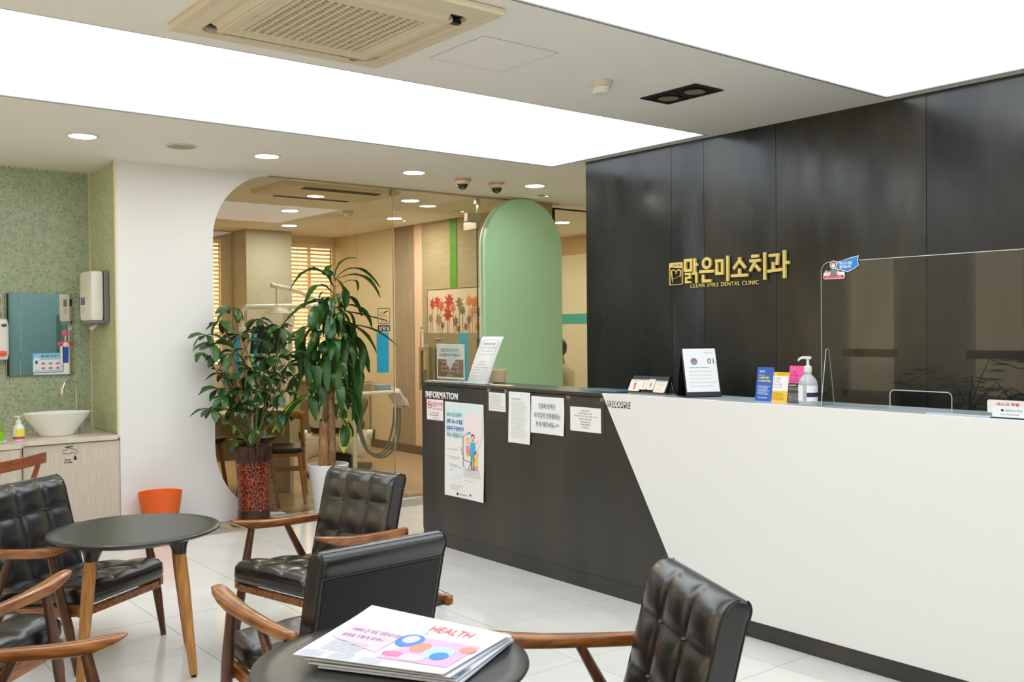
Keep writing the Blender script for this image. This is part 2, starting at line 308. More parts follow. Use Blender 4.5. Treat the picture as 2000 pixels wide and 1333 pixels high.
# windows of the left wall (seen only as reflections) and the inner room
slat_m = M('wooden_slat', (238,212,170), .45, col2=(228,198,150), scale=12, stretch=(1,1,6))
day = EM('daylight', (255,232,196), WINDOW_STRENGTH)
day_in = EM('daylight_inner', (255,226,176), WINDOW_STRENGTH*1.1)
blind_no = 0
def blind_window(n, x0, x1, z0, z1, mat4, glow, lab, pitch=.05, tilt=38):
    """window frame with pane, and a slatted blind hung in front; frame lies in local x (width), y (height), z toward the room"""
    fr = MB(); t = .05
    for a in ((x0-t,x1+t,z0-t,z0),(x0-t,x1+t,z1,z1+t),(x0-t,x0,z0,z1),(x1,x1+t,z0,z1),((x0+x1)/2-.02,(x0+x1)/2+.02,z0,z1)): fr.box(*a, -.02, .03)
    o = struct(fr.build('window_%d' % n, white_paint, smooth=False)); o.matrix_world = mat4
    MB().box(x0, x1, z0, z1, -.015, -.005).build('pane', glow, o, smooth=False)
    b = thing('venetian_blind', lab, 'blind', mat=mat4 @ Matrix.Translation((0,0,.035)))
    MB().box(x0, x1, z1-.05, z1, 0, .06).build('head_rail', slat_m, b, smooth=False)
    k = int((z1-z0-.06)/pitch); w2 = x1-x0
    sm = MB().rbox((0,0,0), (w2-.004,.05,.0035), .0015, (1,2,2)).mesh('slat', slat_m, smooth=False)
    for i in range(k): inst('slat', sm, b, ((x0+x1)/2, z1-.08-pitch*i, .03), (math.radians(tilt+90),0,0))
    c = MB()
    for xx in (x0+.12, x1-.12): c.box(xx-.002, xx+.002, z0, z1, .055, .058)
    c.build('ladder_cord', white_paint, b, smooth=False)
    return b
def wall_with_holes(name, mat, axis, c0, c1, a0, a1, z0, z1, holes):
    """wall slab; axis 'x': plane x=c0..c1 running along y a0..a1 with holes (lo,hi,zlo,zhi)"""
    m = MB(); pos = a0
    def bx(p, q, u, v):
        if q-p < 1e-4 or v-u < 1e-4: return
        if axis == 'x': m.box(c0, c1, p, q, u, v)
        else: m.box(p, q, c0, c1, u, v)
    for lo, hi, zl, zh in sorted(holes):
        bx(pos, lo, z0, z1); bx(lo, hi, z0, zl); bx(lo, hi, zh, z1); pos = hi
    bx(pos, a1, z0, z1)
    return struct(m.build(name, mat, smooth=False))
LW = [(6.35,7.55,.72,2.35), (5.22,5.85,.72,2.35), (3.95,4.52,.72,2.35), (2.0,3.45,.72,2.35), (-.4,1.2,.72,2.35)]
wall_with_holes('wall_left', wall_cream, 'x', -1.75, -1.6, -1.6, 7.8, 0, HC, LW)
shade = EM('backlit_shade', (238,216,178), WINDOW_STRENGTH*1.15)
for i, (a, b2, z0, z1) in enumerate(LW[1:]+LW[:1]):     # only their reflections are seen
    wn = struct(B('window_%d' % (i+1 if i < 4 else 9), white_paint, -1.72, -1.70, a, b2, z0, z1))
    fr = MB()
    for q in ((a,b2,z0,z0+.05),(a,b2,z1-.05,z1),(a,a+.05,z0,z1),(b2-.05,b2,z0,z1)): fr.box(-1.70,-1.62,*q)
    fr.build('window_frame', white_paint, wn, smooth=False)
    B('window_rail', MATS['black_plastic'], -1.70, -1.6, a, b2, 1.12, 1.2, wn)
    B('pane', shade, -1.70, -1.69, a+.05, b2-.05, z0+.05, z1-.05, wn)
wf = wall_with_holes('wall_front', wall_cream, 'y', -1.7, -1.6, -1.7, 5.0, 0, HC, [(1.2,4.5,0,2.3)])
d2 = struct(B('door_2', M('frosted_teal_glass', (118,150,148), .25), 1.2, 4.5, -1.66, -1.64, 0, 2.3))
f = MB(); 
for x in (1.2, 2.38, 3.36, 4.44): f.box(x, x+.06, -1.66, -1.6, 0, 2.3)
f.box(1.2, 4.5, -1.66, -1.6, 2.24, 2.3); f.build('door_frame', black_m, d2, smooth=False)

# black steel feature wall: separate sheets
dw = struct(B('wall_right', M('panel_backing', (14,14,14), .7), 4.915, 5.05, -1.7, 5.225, 0, HC))
seams = [5.235, 4.401, 4.124, 3.568, 2.625, 1.68, .74, -.2, -1.6]
for i in range(len(seams)-1):
    y1, y0 = seams[i]-.0015, seams[i+1]+.0015
    MB().box(4.9, 4.915, y0, y1, 0, HC).build('panel', panel_steel[[0,1,2,3,4,5,4,5][i]], dw, smooth=False)
struct(B('wall_corridor', wall_cream, 5.05, 8.7, 5.0, 5.1, 0, HC))

# mosaic niche
tile_back = M('mosaic_grout', (218,210,190), .7)
wt = struct(B('wall_back', tile_back, -1.7, 2.13, 7.762, 7.86, 0, HC))
ws = struct(B('wall_side', tile_back, 2.128, 2.2, 7.13, 7.76, 0, HC))
mos = M('mosaic_tile', (176,188,156), .22, isl=(118,158,120), spec=.6)
mos2 = M('mosaic_tile_side', (196,202,160), .25, isl=(164,186,140), spec=.6)
def penny(m, cx, cz, r, f, n=8):
    r2 = r*.86
    a = [f(cx+r*math.cos(2*PI*(j+.5)/n), cz+r*math.sin(2*PI*(j+.5)/n), .001) for j in range(n)]
    b = [f(cx+r2*math.cos(2*PI*(j+.5)/n), cz+r2*math.sin(2*PI*(j+.5)/n), .0035) for j in range(n)]
    m.rings([a, b], cap=False); k = len(m.v)-n; m.f.append(tuple(range(k, k+n)))
mm = MB(); P = .0207; rg = random.Random(3)
for i in range(62):
    x = 2.115-P*.88*(i+.5)
    for j in range(94):
        z = .73+P*(j+(.5 if i % 2 else 0))
        if z < HC-.006: penny(mm, x, z, P*.475, lambda u,v,d:(u, 7.762-d, v))
o = mm.build('mosaic_tiles', mos, wt, smooth=False); o['kind'] = 'stuff'
mm = MB()
for i in range(35):
    y = 7.755-P*.88*(i+.5)
    for j in range(94):
        z = .73+P*(j+(.5 if i % 2 else 0))
        if z < HC-.006: penny(mm, y, z, P*.475, lambda u,v,d:(2.128-d, u, v), 6)
o = mm.build('mosaic_tiles', mos2, ws, smooth=False); o['kind'] = 'stuff'
struct(B('trim_1', M('ivory_trim', (232,222,196), .5), 2.112, 2.128, 7.1, 7.13, .70, HC))

# white partition with the big rounded cut-out (plane y = 7.1) and the glass that fills it
def arc(cx, cz, r, a0, a1, n=14): return [(cx+r*math.cos(math.radians(a0+(a1-a0)*i/n)), cz+r*math.sin(math.radians(a0+(a1-a0)*i/n))) for i in range(n+1)]
edge = arc(3.39, .575, .572, 270, 180) + arc(3.34, 2.14, .52, 180, 90)
pm = MB(); n = len(edge)
f3 = lambda u, v, d: (u, d, v)
outer = [(2.128, 0)]+[(2.128, HC*i/(n-1)) for i in range(n)][1:-1]+[(2.128, HC)]
pf = [f3(*p, 7.1) for p in edge]; pb = [f3(*p, 7.2) for p in edge]; of = [f3(*p, 7.1) for p in outer]; ob = [f3(*p, 7.2) for p in outer]
pm.v = pf+pb+of+ob
for i in range(n-1):
    pm.f += [(i, i+1, 2*n+i+1, 2*n+i), (n+i+1, n+i, 3*n+i, 3*n+i+1), (i+1, i, n+i, n+i+1), (2*n+i, 2*n+i+1, 3*n+i+1, 3*n+i)]
pm.f += [(0, 2*n, 3*n, n), (n-1, 2*n-1, 4*n-1, 3*n-1)]
struct(pm.build('wall_partition', white_paint, smooth=True, ang=30))
# glass front: window_6 = fixed panes, door_1 = the leaf standing open inwards
wg = struct(B('window_6', brushed, 3.3, 6.3, 7.12, 7.16, HC-.014, HC-.001))
rim = M('glass_edge', (38,82,66), .2)
B('pane', glass_m, 2.80, 4.424, 7.14, 7.15, .003, HC-.012, wg)
B('pane', glass_m, 4.436, 5.325, 7.14, 7.15, 2.47, HC-.012, wg)
B('pane', glass_m, 5.337, 6.25, 7.14, 7.15, .003, HC-.012, wg)
B('pane', glass_m, 6.262, 7.6, 7.14, 7.15, .003, HC-.06, wg)
fr = MB(); fr.box(6.25, 7.6, 7.13, 7.16, HC-.055, HC-.04); fr.box(6.25, 6.262, 7.13, 7.16, 0, HC-.04); fr.build('pane_frame', black_m, wg, smooth=False)
g = MB(); g.box(4.424, 4.4265, 7.138, 7.152, 0, HC-.012); g.box(5.325, 5.3275, 7.138, 7.152, 2.45, HC-.012); g.build('glass_edge', M('glass_edge_light', (200,196,170), .15), wg, smooth=False)
for x in (4.43, 5.33): B('clamp', brushed, x-.025, x+.025, 7.125, 7.165, HC-.07, HC-.005, wg, bevel=.002)
blue = M('cyan_film', (40,170,214), .4)
for x0, x1 in ((4.25,4.366),(3.0,3.03),(3.15,3.175)): B('film_strip', blue, x0, x1, 7.132, 7.138, 1.08, 1.42, wg)
B('film_strip', blue, 3.24, 3.34, 7.132, 7.138, 1.05, 1.08, wg)
# consulting room pictogram on the glass
pg = bpy.data.objects.new('pictogram', None); COL.objects.link(pg); pg.parent = wg; pg.matrix_world = basis((4.262, 7.137, 1.43), (1,0,0))
m = MB(); fo = rrect(0,.12,.066,.2,.012); fi = rrect(.005,.115,.071,.195,.009)
m.rings([[(u,v,.0015) for u,v in fo], [(u,v,.0015) for u,v in fi]], cap=False)
m.tube([(.02,.13,.001),(.035,.165,.001),(.06,.15,.001),(.1,.18,.001)], .0022, 6); m.tube([(.035,.08,.001),(.032,.12,.001),(.045,.14,.001),(.06,.132,.001),(.075,.14,.001),(.088,.12,.001),(.084,.08,.001),(.076,.078,.001),(.07,.105,.001),(.052,.105,.001),(.045,.078,.001),(.035,.08,.001)], .0022, 6)
m.tube([(.06,.16,.001),(.1,.175,.001)], .005, 6)
m.prism(rrect(0,.12,0,.055,.008), 0, .0015, lambda u,v,d:(u,v,d)); m.build('lettering', black_m, pg, smooth=False)
text('상담실', white_paint, pg, .008, .008, .104, .040, z=.002, bold=.02)
pg2 = bpy.data.objects.new('glass_lettering', None); COL.objects.link(pg2); pg2.parent = wg; pg2.matrix_world = basis((3.66, 7.137, .975), (1,0,0))
text('CLINIC', ink, pg2, 0, 0, .27, .045)
MB().tube([(.02+.03*i, .10+.035*math.sin(PI*i/7), .001) for i in range(8)], .006, 6).build('arc_line', ink, pg2)

door = struct(B('door_1', glass_m, 5.322, 5.332, 7.15, 8.05, .01, 2.44))
B('glass_edge', rim, 5.321, 5.333, 7.146, 7.15, .01, 2.38, door)
B('patch_fitting', brushed, 5.20, 5.36, 7.12, 7.17, 2.42, 2.5, door, bevel=.003)
B('patch_fitting', brushed, 5.305, 5.349, 7.13, 7.33, 2.36, 2.43, door, bevel=.003)
film = M('olive_film', (158,146,108), .5)
for a, b2, z0, z1 in ((7.16,7.29,.6,1.41),(7.44,7.60,1.30,1.41),(7.60,7.72,.6,1.41),(7.72,7.84,1.36,1.41),(7.84,7.94,.6,1.41),(7.94,8.04,1.3,1.41),(7.44,7.6,.6,1.1),(7.94,8.04,.6,1.05)):
    B('film_strip', film, 5.317, 5.3215, a, b2, z0, z1, door)
B('film_strip', M('teal_film', (62,174,186), .4), 5.317, 5.3215, 7.29, 7.44, .9, 1.41, door)
for sx in (-1, 1):
    xx = 5.327+sx*.045
    hb = MB()
    for a in ((7.87,7.905),(8.01,8.045)): hb.box(xx-.012, xx+.012, a[0], a[1], .85, 1.27)
    hb.box(xx-.012, xx+.012, 7.905, 8.01, 1.235, 1.27); hb.box(xx-.012, xx+.012, 7.905, 8.01, .85, .885)
    hb.box(min(5.327+sx*.005,xx), max(5.327+sx*.005,xx), 7.88, 7.895, 1.0, 1.02); hb.build('handle', brushed, door, smooth=False)
lk = MB(); lk.tube([(5.30,8.02,.9),(5.30,8.02,1.42),(5.30,8.03,1.455),(5.30,8.045,1.465),(5.30,8.058,1.45),(5.30,8.06,1.42),(5.30,8.06,.9)], .006, 8); lk.build('lock_rod', chrome, door)

# inner room walls
struct(B('wall_inner_left', wall_cream, 2.2, 2.3, 7.2, 11.5, 0, HC))
wall_with_holes('wall_inner_back', wall_cream, 'y', 11.4, 11.52, 2.2, 6.3, 0, HC, [(3.3,4.62,1.05,2.56),(5.50,6.13,1.05,2.56)])
blind_window(7, 3.3, 4.62, 1.05, 2.56, basis((0,11.46,0),(1,0,0)), day_in, 'wooden slat blind at the far left behind the glass', tilt=35)
blind_window(8, 5.50, 6.13, 1.05, 2.56, basis((0,11.46,0),(1,0,0)), day_in, 'wooden slat blind between the grey column and the beige wall', tilt=35)
struct(B('column_1', grey_paint, 4.757, 5.34, 10.96, 11.4, 0, HC))
wr = struct(B('wall_inner_right', wall_cream, 6.18, 6.29, 7.2, 11.5, 0, HC))
seam_m = wall_cream
for a, b2, mt in ((10.83,11.39,seam_m),(9.94,10.82,seam_m),(9.51,9.93,wall_brown),(9.345,9.505,M('pale_trim', (220,190,156), .6)),(7.25,9.34,M('pale_wallpaper', (182,168,138), .7, col2=(172,158,128), scale=14, stretch=(1,.2,3)))):
    B('wall_panel', mt, 6.17, 6.18, a, b2, 0, HC, wr)
B('colour_stripe', M('green_stripe', (84,158,46), .6), 6.164, 6.17, 8.646, 8.776, 0, HC, wr)
struct(B('baseboard_right', M('brown_baseboard', (112,92,74), .5), 6.155, 6.17, 7.25, 10.6, 0, .1))
struct(B('wall_room_back', wall_cream, 6.3, 8.8, 10.6, 10.7, 0, HC))
wrr = struct(B('wall_room_right', M('pale_yellow_paint', (244,238,214), .7), 8.7, 8.8, 5.0, 10.7, 0, HC))
B('colour_stripe', M('teal_stripe', (70,190,190), .6), 8.694, 8.7, 7.2, 10.6, 1.506, 1.637, wrr)
B('wall_panel', M('cream_band', (214,190,150), .7), 8.69, 8.7, 7.2, 10.6, 2.42, HC, wrr)

# ------------------------------------------------------------------ reception counter
XC = 3.66
ct = thing('reception_counter', 'long reception counter with a black steel left half and slanted white front', 'counter', (XC, 2.5, 0))
def cy(y): return y-2.5
MB().box(.012,.30,cy(3.0),cy(5.55),.09,1.062).build('black_body', steel_dark, ct, smooth=False, bevel=.001)
MB().box(.012,.30,cy(-1.0),cy(3.0),.09,1.06).build('inner_body', black_m, ct, smooth=False)
MB().box(.004,.30,cy(-1.0),cy(5.556),0,.088).build('plinth', steel_dark, ct, smooth=False)
MB().box(0,.012,cy(3.17),cy(5.556),.0905,1.064).build('black_panel', steel_dark, ct, smooth=False)
MB().box(.012,.30,cy(5.55),cy(5.556),.0905,1.064).build('side_panel', steel_dark, ct, smooth=False)
MB().box(0,.31,cy(3.775),cy(5.556),1.068,1.088).build('black_top', steel_dark, ct, smooth=False, bevel=.001)
wp = [(3.186,.086),(3.777,1.091),(-1.0,1.091),(-1.0,.086)]
MB().prism([(cy(a), b) for a, b in wp], -.02, 0, lambda u,v,d:(d,u,v)).build('white_panel', white_lam, ct, smooth=False, bevel=.0012)
MB().prism([(cy(3.774), -.0), (cy(3.60), .31), (cy(-1.0), .31), (cy(-1.0), 0)], 1.0645, 1.089, lambda u,v,d:(v,u,d)).build('white_top', grey_top, ct, smooth=False, bevel=.001)
bw = basis((3.64, 3.742, 1.022), (0,-1,0))
ct_m = Matrix.Translation((XC, 2.5, 0)); wl = child('welcome_sign', ct, bw, ct_m)
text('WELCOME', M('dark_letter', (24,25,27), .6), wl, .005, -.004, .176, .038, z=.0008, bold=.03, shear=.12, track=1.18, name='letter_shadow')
text('WELCOME', white_lam, wl, .001, .002, .172, .033, z=.0016, bold=.03, shear=.12, track=1.18)
il = child('information_sign', ct, basis((3.66, 5.505, .983), (0,-1,0)), ct_m)
text('INFORMATION', white_paint, il, 0, 0, .372, .045, z=.001, bold=.028, track=1.12, ext=.004)

# papers taped to the black front ------------------------------------------------
RT = (0,-1,0)
def sheet(name, label, cat, y, z, w, h, mat=paper, x=XC, sleeve=None, group=None, curl=0, right=RT, tiltm=None):
    o = bpy.data.objects.new('x', None); bpy.data.objects.remove(o)
    m = MB(); nx, ny = 6, 10; vs = []
    for k in (0, 1):
        for j in range(ny+1):
            for i in range(nx+1):
                u, v = i/nx, j/ny
                vs.append((u*w, v*h, .0012+curl*(abs(2*u-1)**3)*(1-v)**2*.02 + curl*.004*math.sin(5*v+2*u) + (0 if k else -.0006) + abs(curl)*.004))
    F = []; n1 = (nx+1)*(ny+1)
    for j in range(ny):
        for i in range(nx):
            a = j*(nx+1)+i; F.append((n1+a, n1+a+1, n1+a+nx+2, n1+a+nx+1)); F.append((a, a+nx+1, a+nx+2, a+1))
    def side(idx):
        for a, b2 in zip(idx, idx[1:]): F.append((a, b2, n1+b2, n1+a))
    side(list(range(nx+1))); side([i*(nx+1)+nx for i in range(ny+1)]); side([ny*(nx+1)+i for i in range(nx, -1, -1)]); side([i*(nx+1) for i in range(ny, -1, -1)])
    m.add(vs, F); ob = m.build(name, mat, smooth=True)
    ob.matrix_world = basis((x-.0006, y, z), right); tag(ob, label, cat, group)
    if sleeve:
        a, b2, c, d = sleeve; MB().box(a, b2, c, d, -.0002, .0004).build('clear_sleeve', M('plastic_sleeve', (58,52,46), .15, spec=.8), ob, smooth=False)
        for xx in (a+.005, b2-.035): MB().box(xx, xx+.03, d-.008, d+.012, .0004, .0009).build('tape', M('clear_tape', (120,112,98), .2), ob, smooth=False)
    return ob
pale_ink = M('pale_ink', (190,190,194), .6)
pink = M('pink_print', (214,70,120), .6); sky_b = M('pale_blue_print', (218,234,238), .6)
o = sheet('no_smoking_notice', 'small pink bordered no smoking notice under the white INFORMATION letters', 'notice', 5.497, .834, .199, .143, paper)
fi = MB(); fo = [(0,0),(.199,0),(.199,.143),(0,.143)]; fn = [(.003,.003),(.196,.003),(.196,.14),(.003,.14)]
fi.rings([[(u,v,.0022) for u,v in fo],[(u,v,.0022) for u,v in fn]], cap=False).build('border', pink, o, smooth=False)
fi = MB(); fi.rings([[(u,v,.0024) for u,v in ell(.038,.103,.026,.026)],[(u,v,.0024) for u,v in ell(.038,.103,.021,.021)]], cap=False)
fi.prism([(.020,.116),(.052,.084),(.056,.088),(.024,.120)], .0019, .0024, lambda u,v,d:(u,v,d)); fi.build('prohibition_ring', M('red_print', (205,40,70), .6), o, smooth=False)
rect(o, black_m, .022, .054, .100, .106, .0021, name='cigarette')
text('금연구역', pink, o, .070, .092, .118, .032, z=.002, bold=.02); text('NO SMOKING', pink, o, .070, .070, .118, .015, z=.002)
scribble(o, ink_grey, .04, .15, .046, .056, 1, .0022, seed=2); scribble(o, pink, .03, .18, .030, .040, 1, .0022, seed=3); text('보건복지부', M('blue_print', (60,110,190), .6), o, .075, .010, .07, .011, z=.002)

o = sheet('health_poster', 'tall white poster with a cartoon family at a dental chair, on the black counter front', 'poster', 5.281, .352, .425, .616, paper, curl=.35)
CZ = .0046
rect(o, sky_b, .01, .415, .42, .606, CZ, name='tinted_field'); flat(o, M('pale_pink_print', (242,226,232), .6), ell(.31,.44,.10,.13,28), CZ+.0003, name='pink_disc')
teal = M('teal_print', (110,186,190), .6); bl = M('royal_print', (50,100,180), .6)
for s, yy, mt, ww in (('2022년 6월 30일부터',.52,teal,.17),('생후 30~41개월',.475,bl,.175),('영유아 구강검진이',.43,bl,.19),('확대 시행됩니다',.385,teal,.175)): text(s, mt, o, .025, yy, ww, .030, z=CZ+.0012, bold=.03)
skin = M('print_skin', (248,200,150), .6); gy = M('print_grey', (120,124,130), .6); pk = M('print_pink', (240,140,170), .6); cb = M('print_cyan', (70,180,225), .6); yl = M('print_yellow', (245,225,40), .6); og = M('print_orange', (245,180,70), .6); dk = M('print_brown_hair', (110,50,40), .6)
def fl_(mt, poly, k=0, nm='figure_print'): return flat(o, mt, poly, CZ+.0012+.0002*k, name=nm)
for pts in ([(.205,.21),(.205,.40),(.26,.425)],[(.18,.33),(.215,.25),(.29,.24),(.315,.19)],[(.29,.24),(.26,.19)],[(.205,.21),(.22,.21)]):
    dp_ = MB().tube([(u,v,CZ+.001) for u,v in pts], .0028, 5); dp_.v = [(x, y, CZ+.0012+(z-CZ-.001)*.1) for x, y, z in dp_.v]; dp_.build('dental_chair_print', gy, o)
fl_(cb, rrect(.26,.29,.42,.435,.005), nm='lamp_print')
for cx, cy_, hr in ((.312,.395,dk),(.255,.37,og),(.345,.285,og)):
    fl_(hr, ell(cx,cy_+.006,.021,.022)); fl_(skin, ell(cx,cy_-.002,.018,.019), 1)
fl_(cb, [(.285,.37),(.338,.37),(.345,.28),(.28,.28)]); fl_(cb, ell(.312,.383,.012,.008), 2); fl_(skin, [(.338,.36),(.37,.38),(.366,.386),(.334,.37)], 1); fl_(pk, rrect(.236,.276,.30,.345,.006)); fl_(og, [(.238,.28),(.274,.28),(.274,.30),(.238,.30)])
fl_(yl, [(.33,.262),(.36,.262),(.366,.22),(.326,.22)]); fl_(pk, [(.33,.22),(.362,.22),(.36,.195),(.332,.195)]); fl_(gy, [(.29,.19),(.30,.19),(.305,.28),(.29,.28)]); fl_(gy, [(.315,.19),(.327,.19),(.327,.28),(.315,.28)])
for a, b2, c, d, n_, sd in ((.02,.19,.30,.315,2,1),(.02,.17,.245,.265,2,2),(.02,.19,.19,.215,2,3),(.02,.11,.165,.18,1,4),(.21,.40,.14,.20,5,5),(.02,.20,.045,.08,3,6),(.21,.35,.115,.125,1,7)): scribble(o, pale_ink, a, b2, c, d, n_, CZ+.001, seed=sd, fill=.35)
for i in range(4): flat(o, sky_b, ell(.06+.035*i,.135,.012,.010,12), CZ+.001, name='mark_print')
for i in range(2): flat(o, sky_b, ell(.06+.035*i,.110,.012,.010,12), CZ+.001, name='mark_print')
flat(o, M('navy_print', (30,40,80), .6), ell(.14,.022,.010,.010,12), CZ+.001, name='emblem_print'); flat(o, M('red_print', (205,40,70), .6), ell(.28,.030,.008,.008,12), CZ+.001, name='emblem_print'); scribble(o, ink_grey, .16, .26, .016, .026, 1, CZ+.001, seed=9)

o = sheet('small_notice', 'smallest white text sheet in a dark clear sleeve, right of the tall poster', 'notice', 4.803, .936, .168, .114, paper, sleeve=(-.02,.19,-.045,.125))
scribble(o, pale_ink, .008, .16, .01, .105, 9, .0022, seed=4, fill=.35)
o = sheet('narrow_notice', 'tall narrow white text sheet between two wider notices', 'notice', 4.603, .757, .205, .307, paper, curl=.3)
scribble(o, ink, .03, .14, .262, .268, 1, .006, seed=4); scribble(o, pale_ink, .025, .18, .03, .25, 17, .006, seed=5, fill=.2)
o = sheet('phone_call_notice', 'white sheet with three lines of large Korean writing', 'notice', 4.39, .832, .29, .215, paper, curl=.25)
for s, yy, a, b2 in (('진료에 방해가',.145,.07,.15),('되지않게 전화통화는',.090,.03,.232),('작게 해주세요~^^',.038,.045,.205)): text(s, ink, o, a, yy, b2, .032, z=.0075)
o = sheet('opening_notice', 'white sheet with a red line of text beside the slanted white panel', 'notice', 4.05, .870, .247, .135, paper, sleeve=(-.035,.275,-.05,.182))
redp = M('red_print', (205,40,70), .6)
for i, (s, mt, ww) in enumerate((('진료시간안내',ink,.06),('월.화.수.금 09:30~18:30',ink,.11),('목요일 휴진 및 토요일 09:30~14:00',redp,.18),('점심시간 13:00~14:00',ink,.10),('일요일 공휴일 휴진',ink,.08),('예약제로 운영됩니다',ink,.08),('감사합니다',ink,.06))):
    text(s, mt, o, .124-ww/2, .112-.0155*i, ww, .009, z=.0022)

# ------------------------------------------------------------------ things on the counter
TZ = 1.0885
def acrylic_stand(name, label, y, z0, w, h, lean, x=3.76):
    t = thing(name, label, 'sign', mat=basis((x, y, TZ), RT))
    return t
t = acrylic_stand('acrylic_sign_stand', 'clear acrylic sign stand with a half brown notice, on the left end of the counter', 5.585, 0, .33, .24, 0, 3.80)
q = MB(); q.box(-.03,.36,0,.004,-.06,.07); q.build('base', acryl_edge, t, smooth=False, bevel=.001)
q = MB(); q.box(0,.33,.004,.262,-.008,-.004); q.build('back_sheet', acryl, t, smooth=False)
q = MB(); q.box(.002,.328,.016,.256,-.004,-.002); q.build('paper_insert', paper, t, smooth=False)
rect(t, M('brown_print', (150,108,72), .6), .018,.318,.030,.150,-.0012,name='brown_field')
text('고혈압,당뇨병,임신부는', M('olive_ink', (120,110,70), .6), t, .04,.200,.23,.026,z=-.001); text('미리 말씀해 주시기 바랍니다.', ink, t, .04,.168,.235,.022,z=-.001)
for i, s in enumerate(('복용하는 약이 있으신 분도','접수할 때 꼭 말씀해','주시기 바랍니다.')): text(s, white_paint, t, .06,.122-.03*i,.21,.017,z=-.0006)
text('맑은미소치과', white_paint, t, .13,.036,.085,.012,z=-.0006)
flat(t, M('pearl_sticker', (232,222,236), .3), [(.10,.16),(.225,.16),(.225,.135),(.195,.12),(.19,.10),(.16,.075),(.15,.10),(.125,.11),(.125,.135)], -.0004, name='name_tag')
q = MB(); q.box(0,.33,.004,.262,.001,.004); q.build('front_sheet', acryl, t, smooth=False)

t = thing('slanted_notice_holder', 'tall white notice leaning back in a clear holder, in front of the green arch', 'sign', mat=basis((3.765, 5.185, TZ), RT) )
cv = MB(); nn = 12
pts = [(.0,-.005),(.05,-.012),(.12,-.02),(.2,-.035),(.27,-.05),(.305,-.058)]
vs = []; W0 = .215
SK = .105   # the sheet leans sideways as photographed: the holder stands askew
for h_, d_ in pts: vs += [(SK*h_/.305, h_, d_), (W0+SK*h_/.305+.008, h_, d_)]
F = [(2*i, 2*i+1, 2*i+3, 2*i+2) for i in range(len(pts)-1)]
o = MB().add(vs, F).build('paper_sheet', paper, t); sd = o.modifiers.new('s', 'SOLIDIFY'); sd.thickness = .0012
def onsheet(u, v):   # sheet coords to holder coords
    k = min(len(pts)-2, max(0, next((i for i in range(len(pts)-1) if pts[i+1][0] >= v), len(pts)-2)))
    f_ = (v-pts[k][0])/(pts[k+1][0]-pts[k][0]); return (u+SK*v/.305, v, pts[k][1]+(pts[k+1][1]-pts[k][1])*f_+.002)
fo = rrect(.025,.195,.19,.285,.016); fn = rrect(.027,.193,.192,.283,.014)
MB().rings([[onsheet(*p) for p in fo],[onsheet(*p) for p in fn]], cap=False).build('printed_frame', ink_grey, t, smooth=False)
def ontext(s, u, v, w_, h_, mt=ink, bold=0):
    ob = text(s, mt, t, u, v, w_, h_, z=0, bold=bold)
    for vv in ob.data.vertices: vv.co = Vector(onsheet(vv.co.x, vv.co.y))
ontext('저희 맑은미소치과는', .045, .250, .125, .016); ontext('치과의료기관 및 의료기기시험을', .036, .228, .15, .010, ink_grey); ontext('실시하는 치과병원입니다.', .05, .208, .12, .010, ink_grey)
for i, s in enumerate(('비급여수가', '진료비 안내 고지서', '치료 계획, 예상진료비 등 궁금하신점은', '접수 데스크에 문의하여 주시기 바랍니다', '친절하게 안내해 드리겠습니다', '환자분의 건강을 최우선으로 합니다')): ontext(s, .10-(.035,.045,.08,.08,.07,.075)[i], .138-.0185*i, (.07,.09,.16,.16,.14,.15)[i], .009, ink_grey)
MB().box(-.005,.225,0,.006,-.05,.02).build('base', acryl_edge, t, smooth=False, bevel=.001)
# bits behind the stands
t = thing('card_tray', 'cream oval tray behind the notice holder', 'tray', (3.93, 5.06, TZ)); MB().lathe([(.02,0),(.05,.004),(.06,.06),(.062,.085),(.058,.085),(.05,.01),(.001,.008)], 24, sx=1.0, sy=1.0).build('tray_body', M('cream_plastic', (240,214,168), .5), t)
o = tag(B('wooden_ruler', M('pale_wood', (226,206,170), .5), 3.72, 3.75, 4.66, 4.87, TZ, TZ+.006, bevel=.001), 'pale wooden ruler lying on the black counter top', 'ruler')
o = tag(B('glass_sheet', M('teal_glass', (120,160,168), .1), 3.80, 3.93, 3.83, 4.12, TZ, TZ+.006, bevel=.001), 'bluish glass sheet on the black counter top beside the white half', 'sheet')

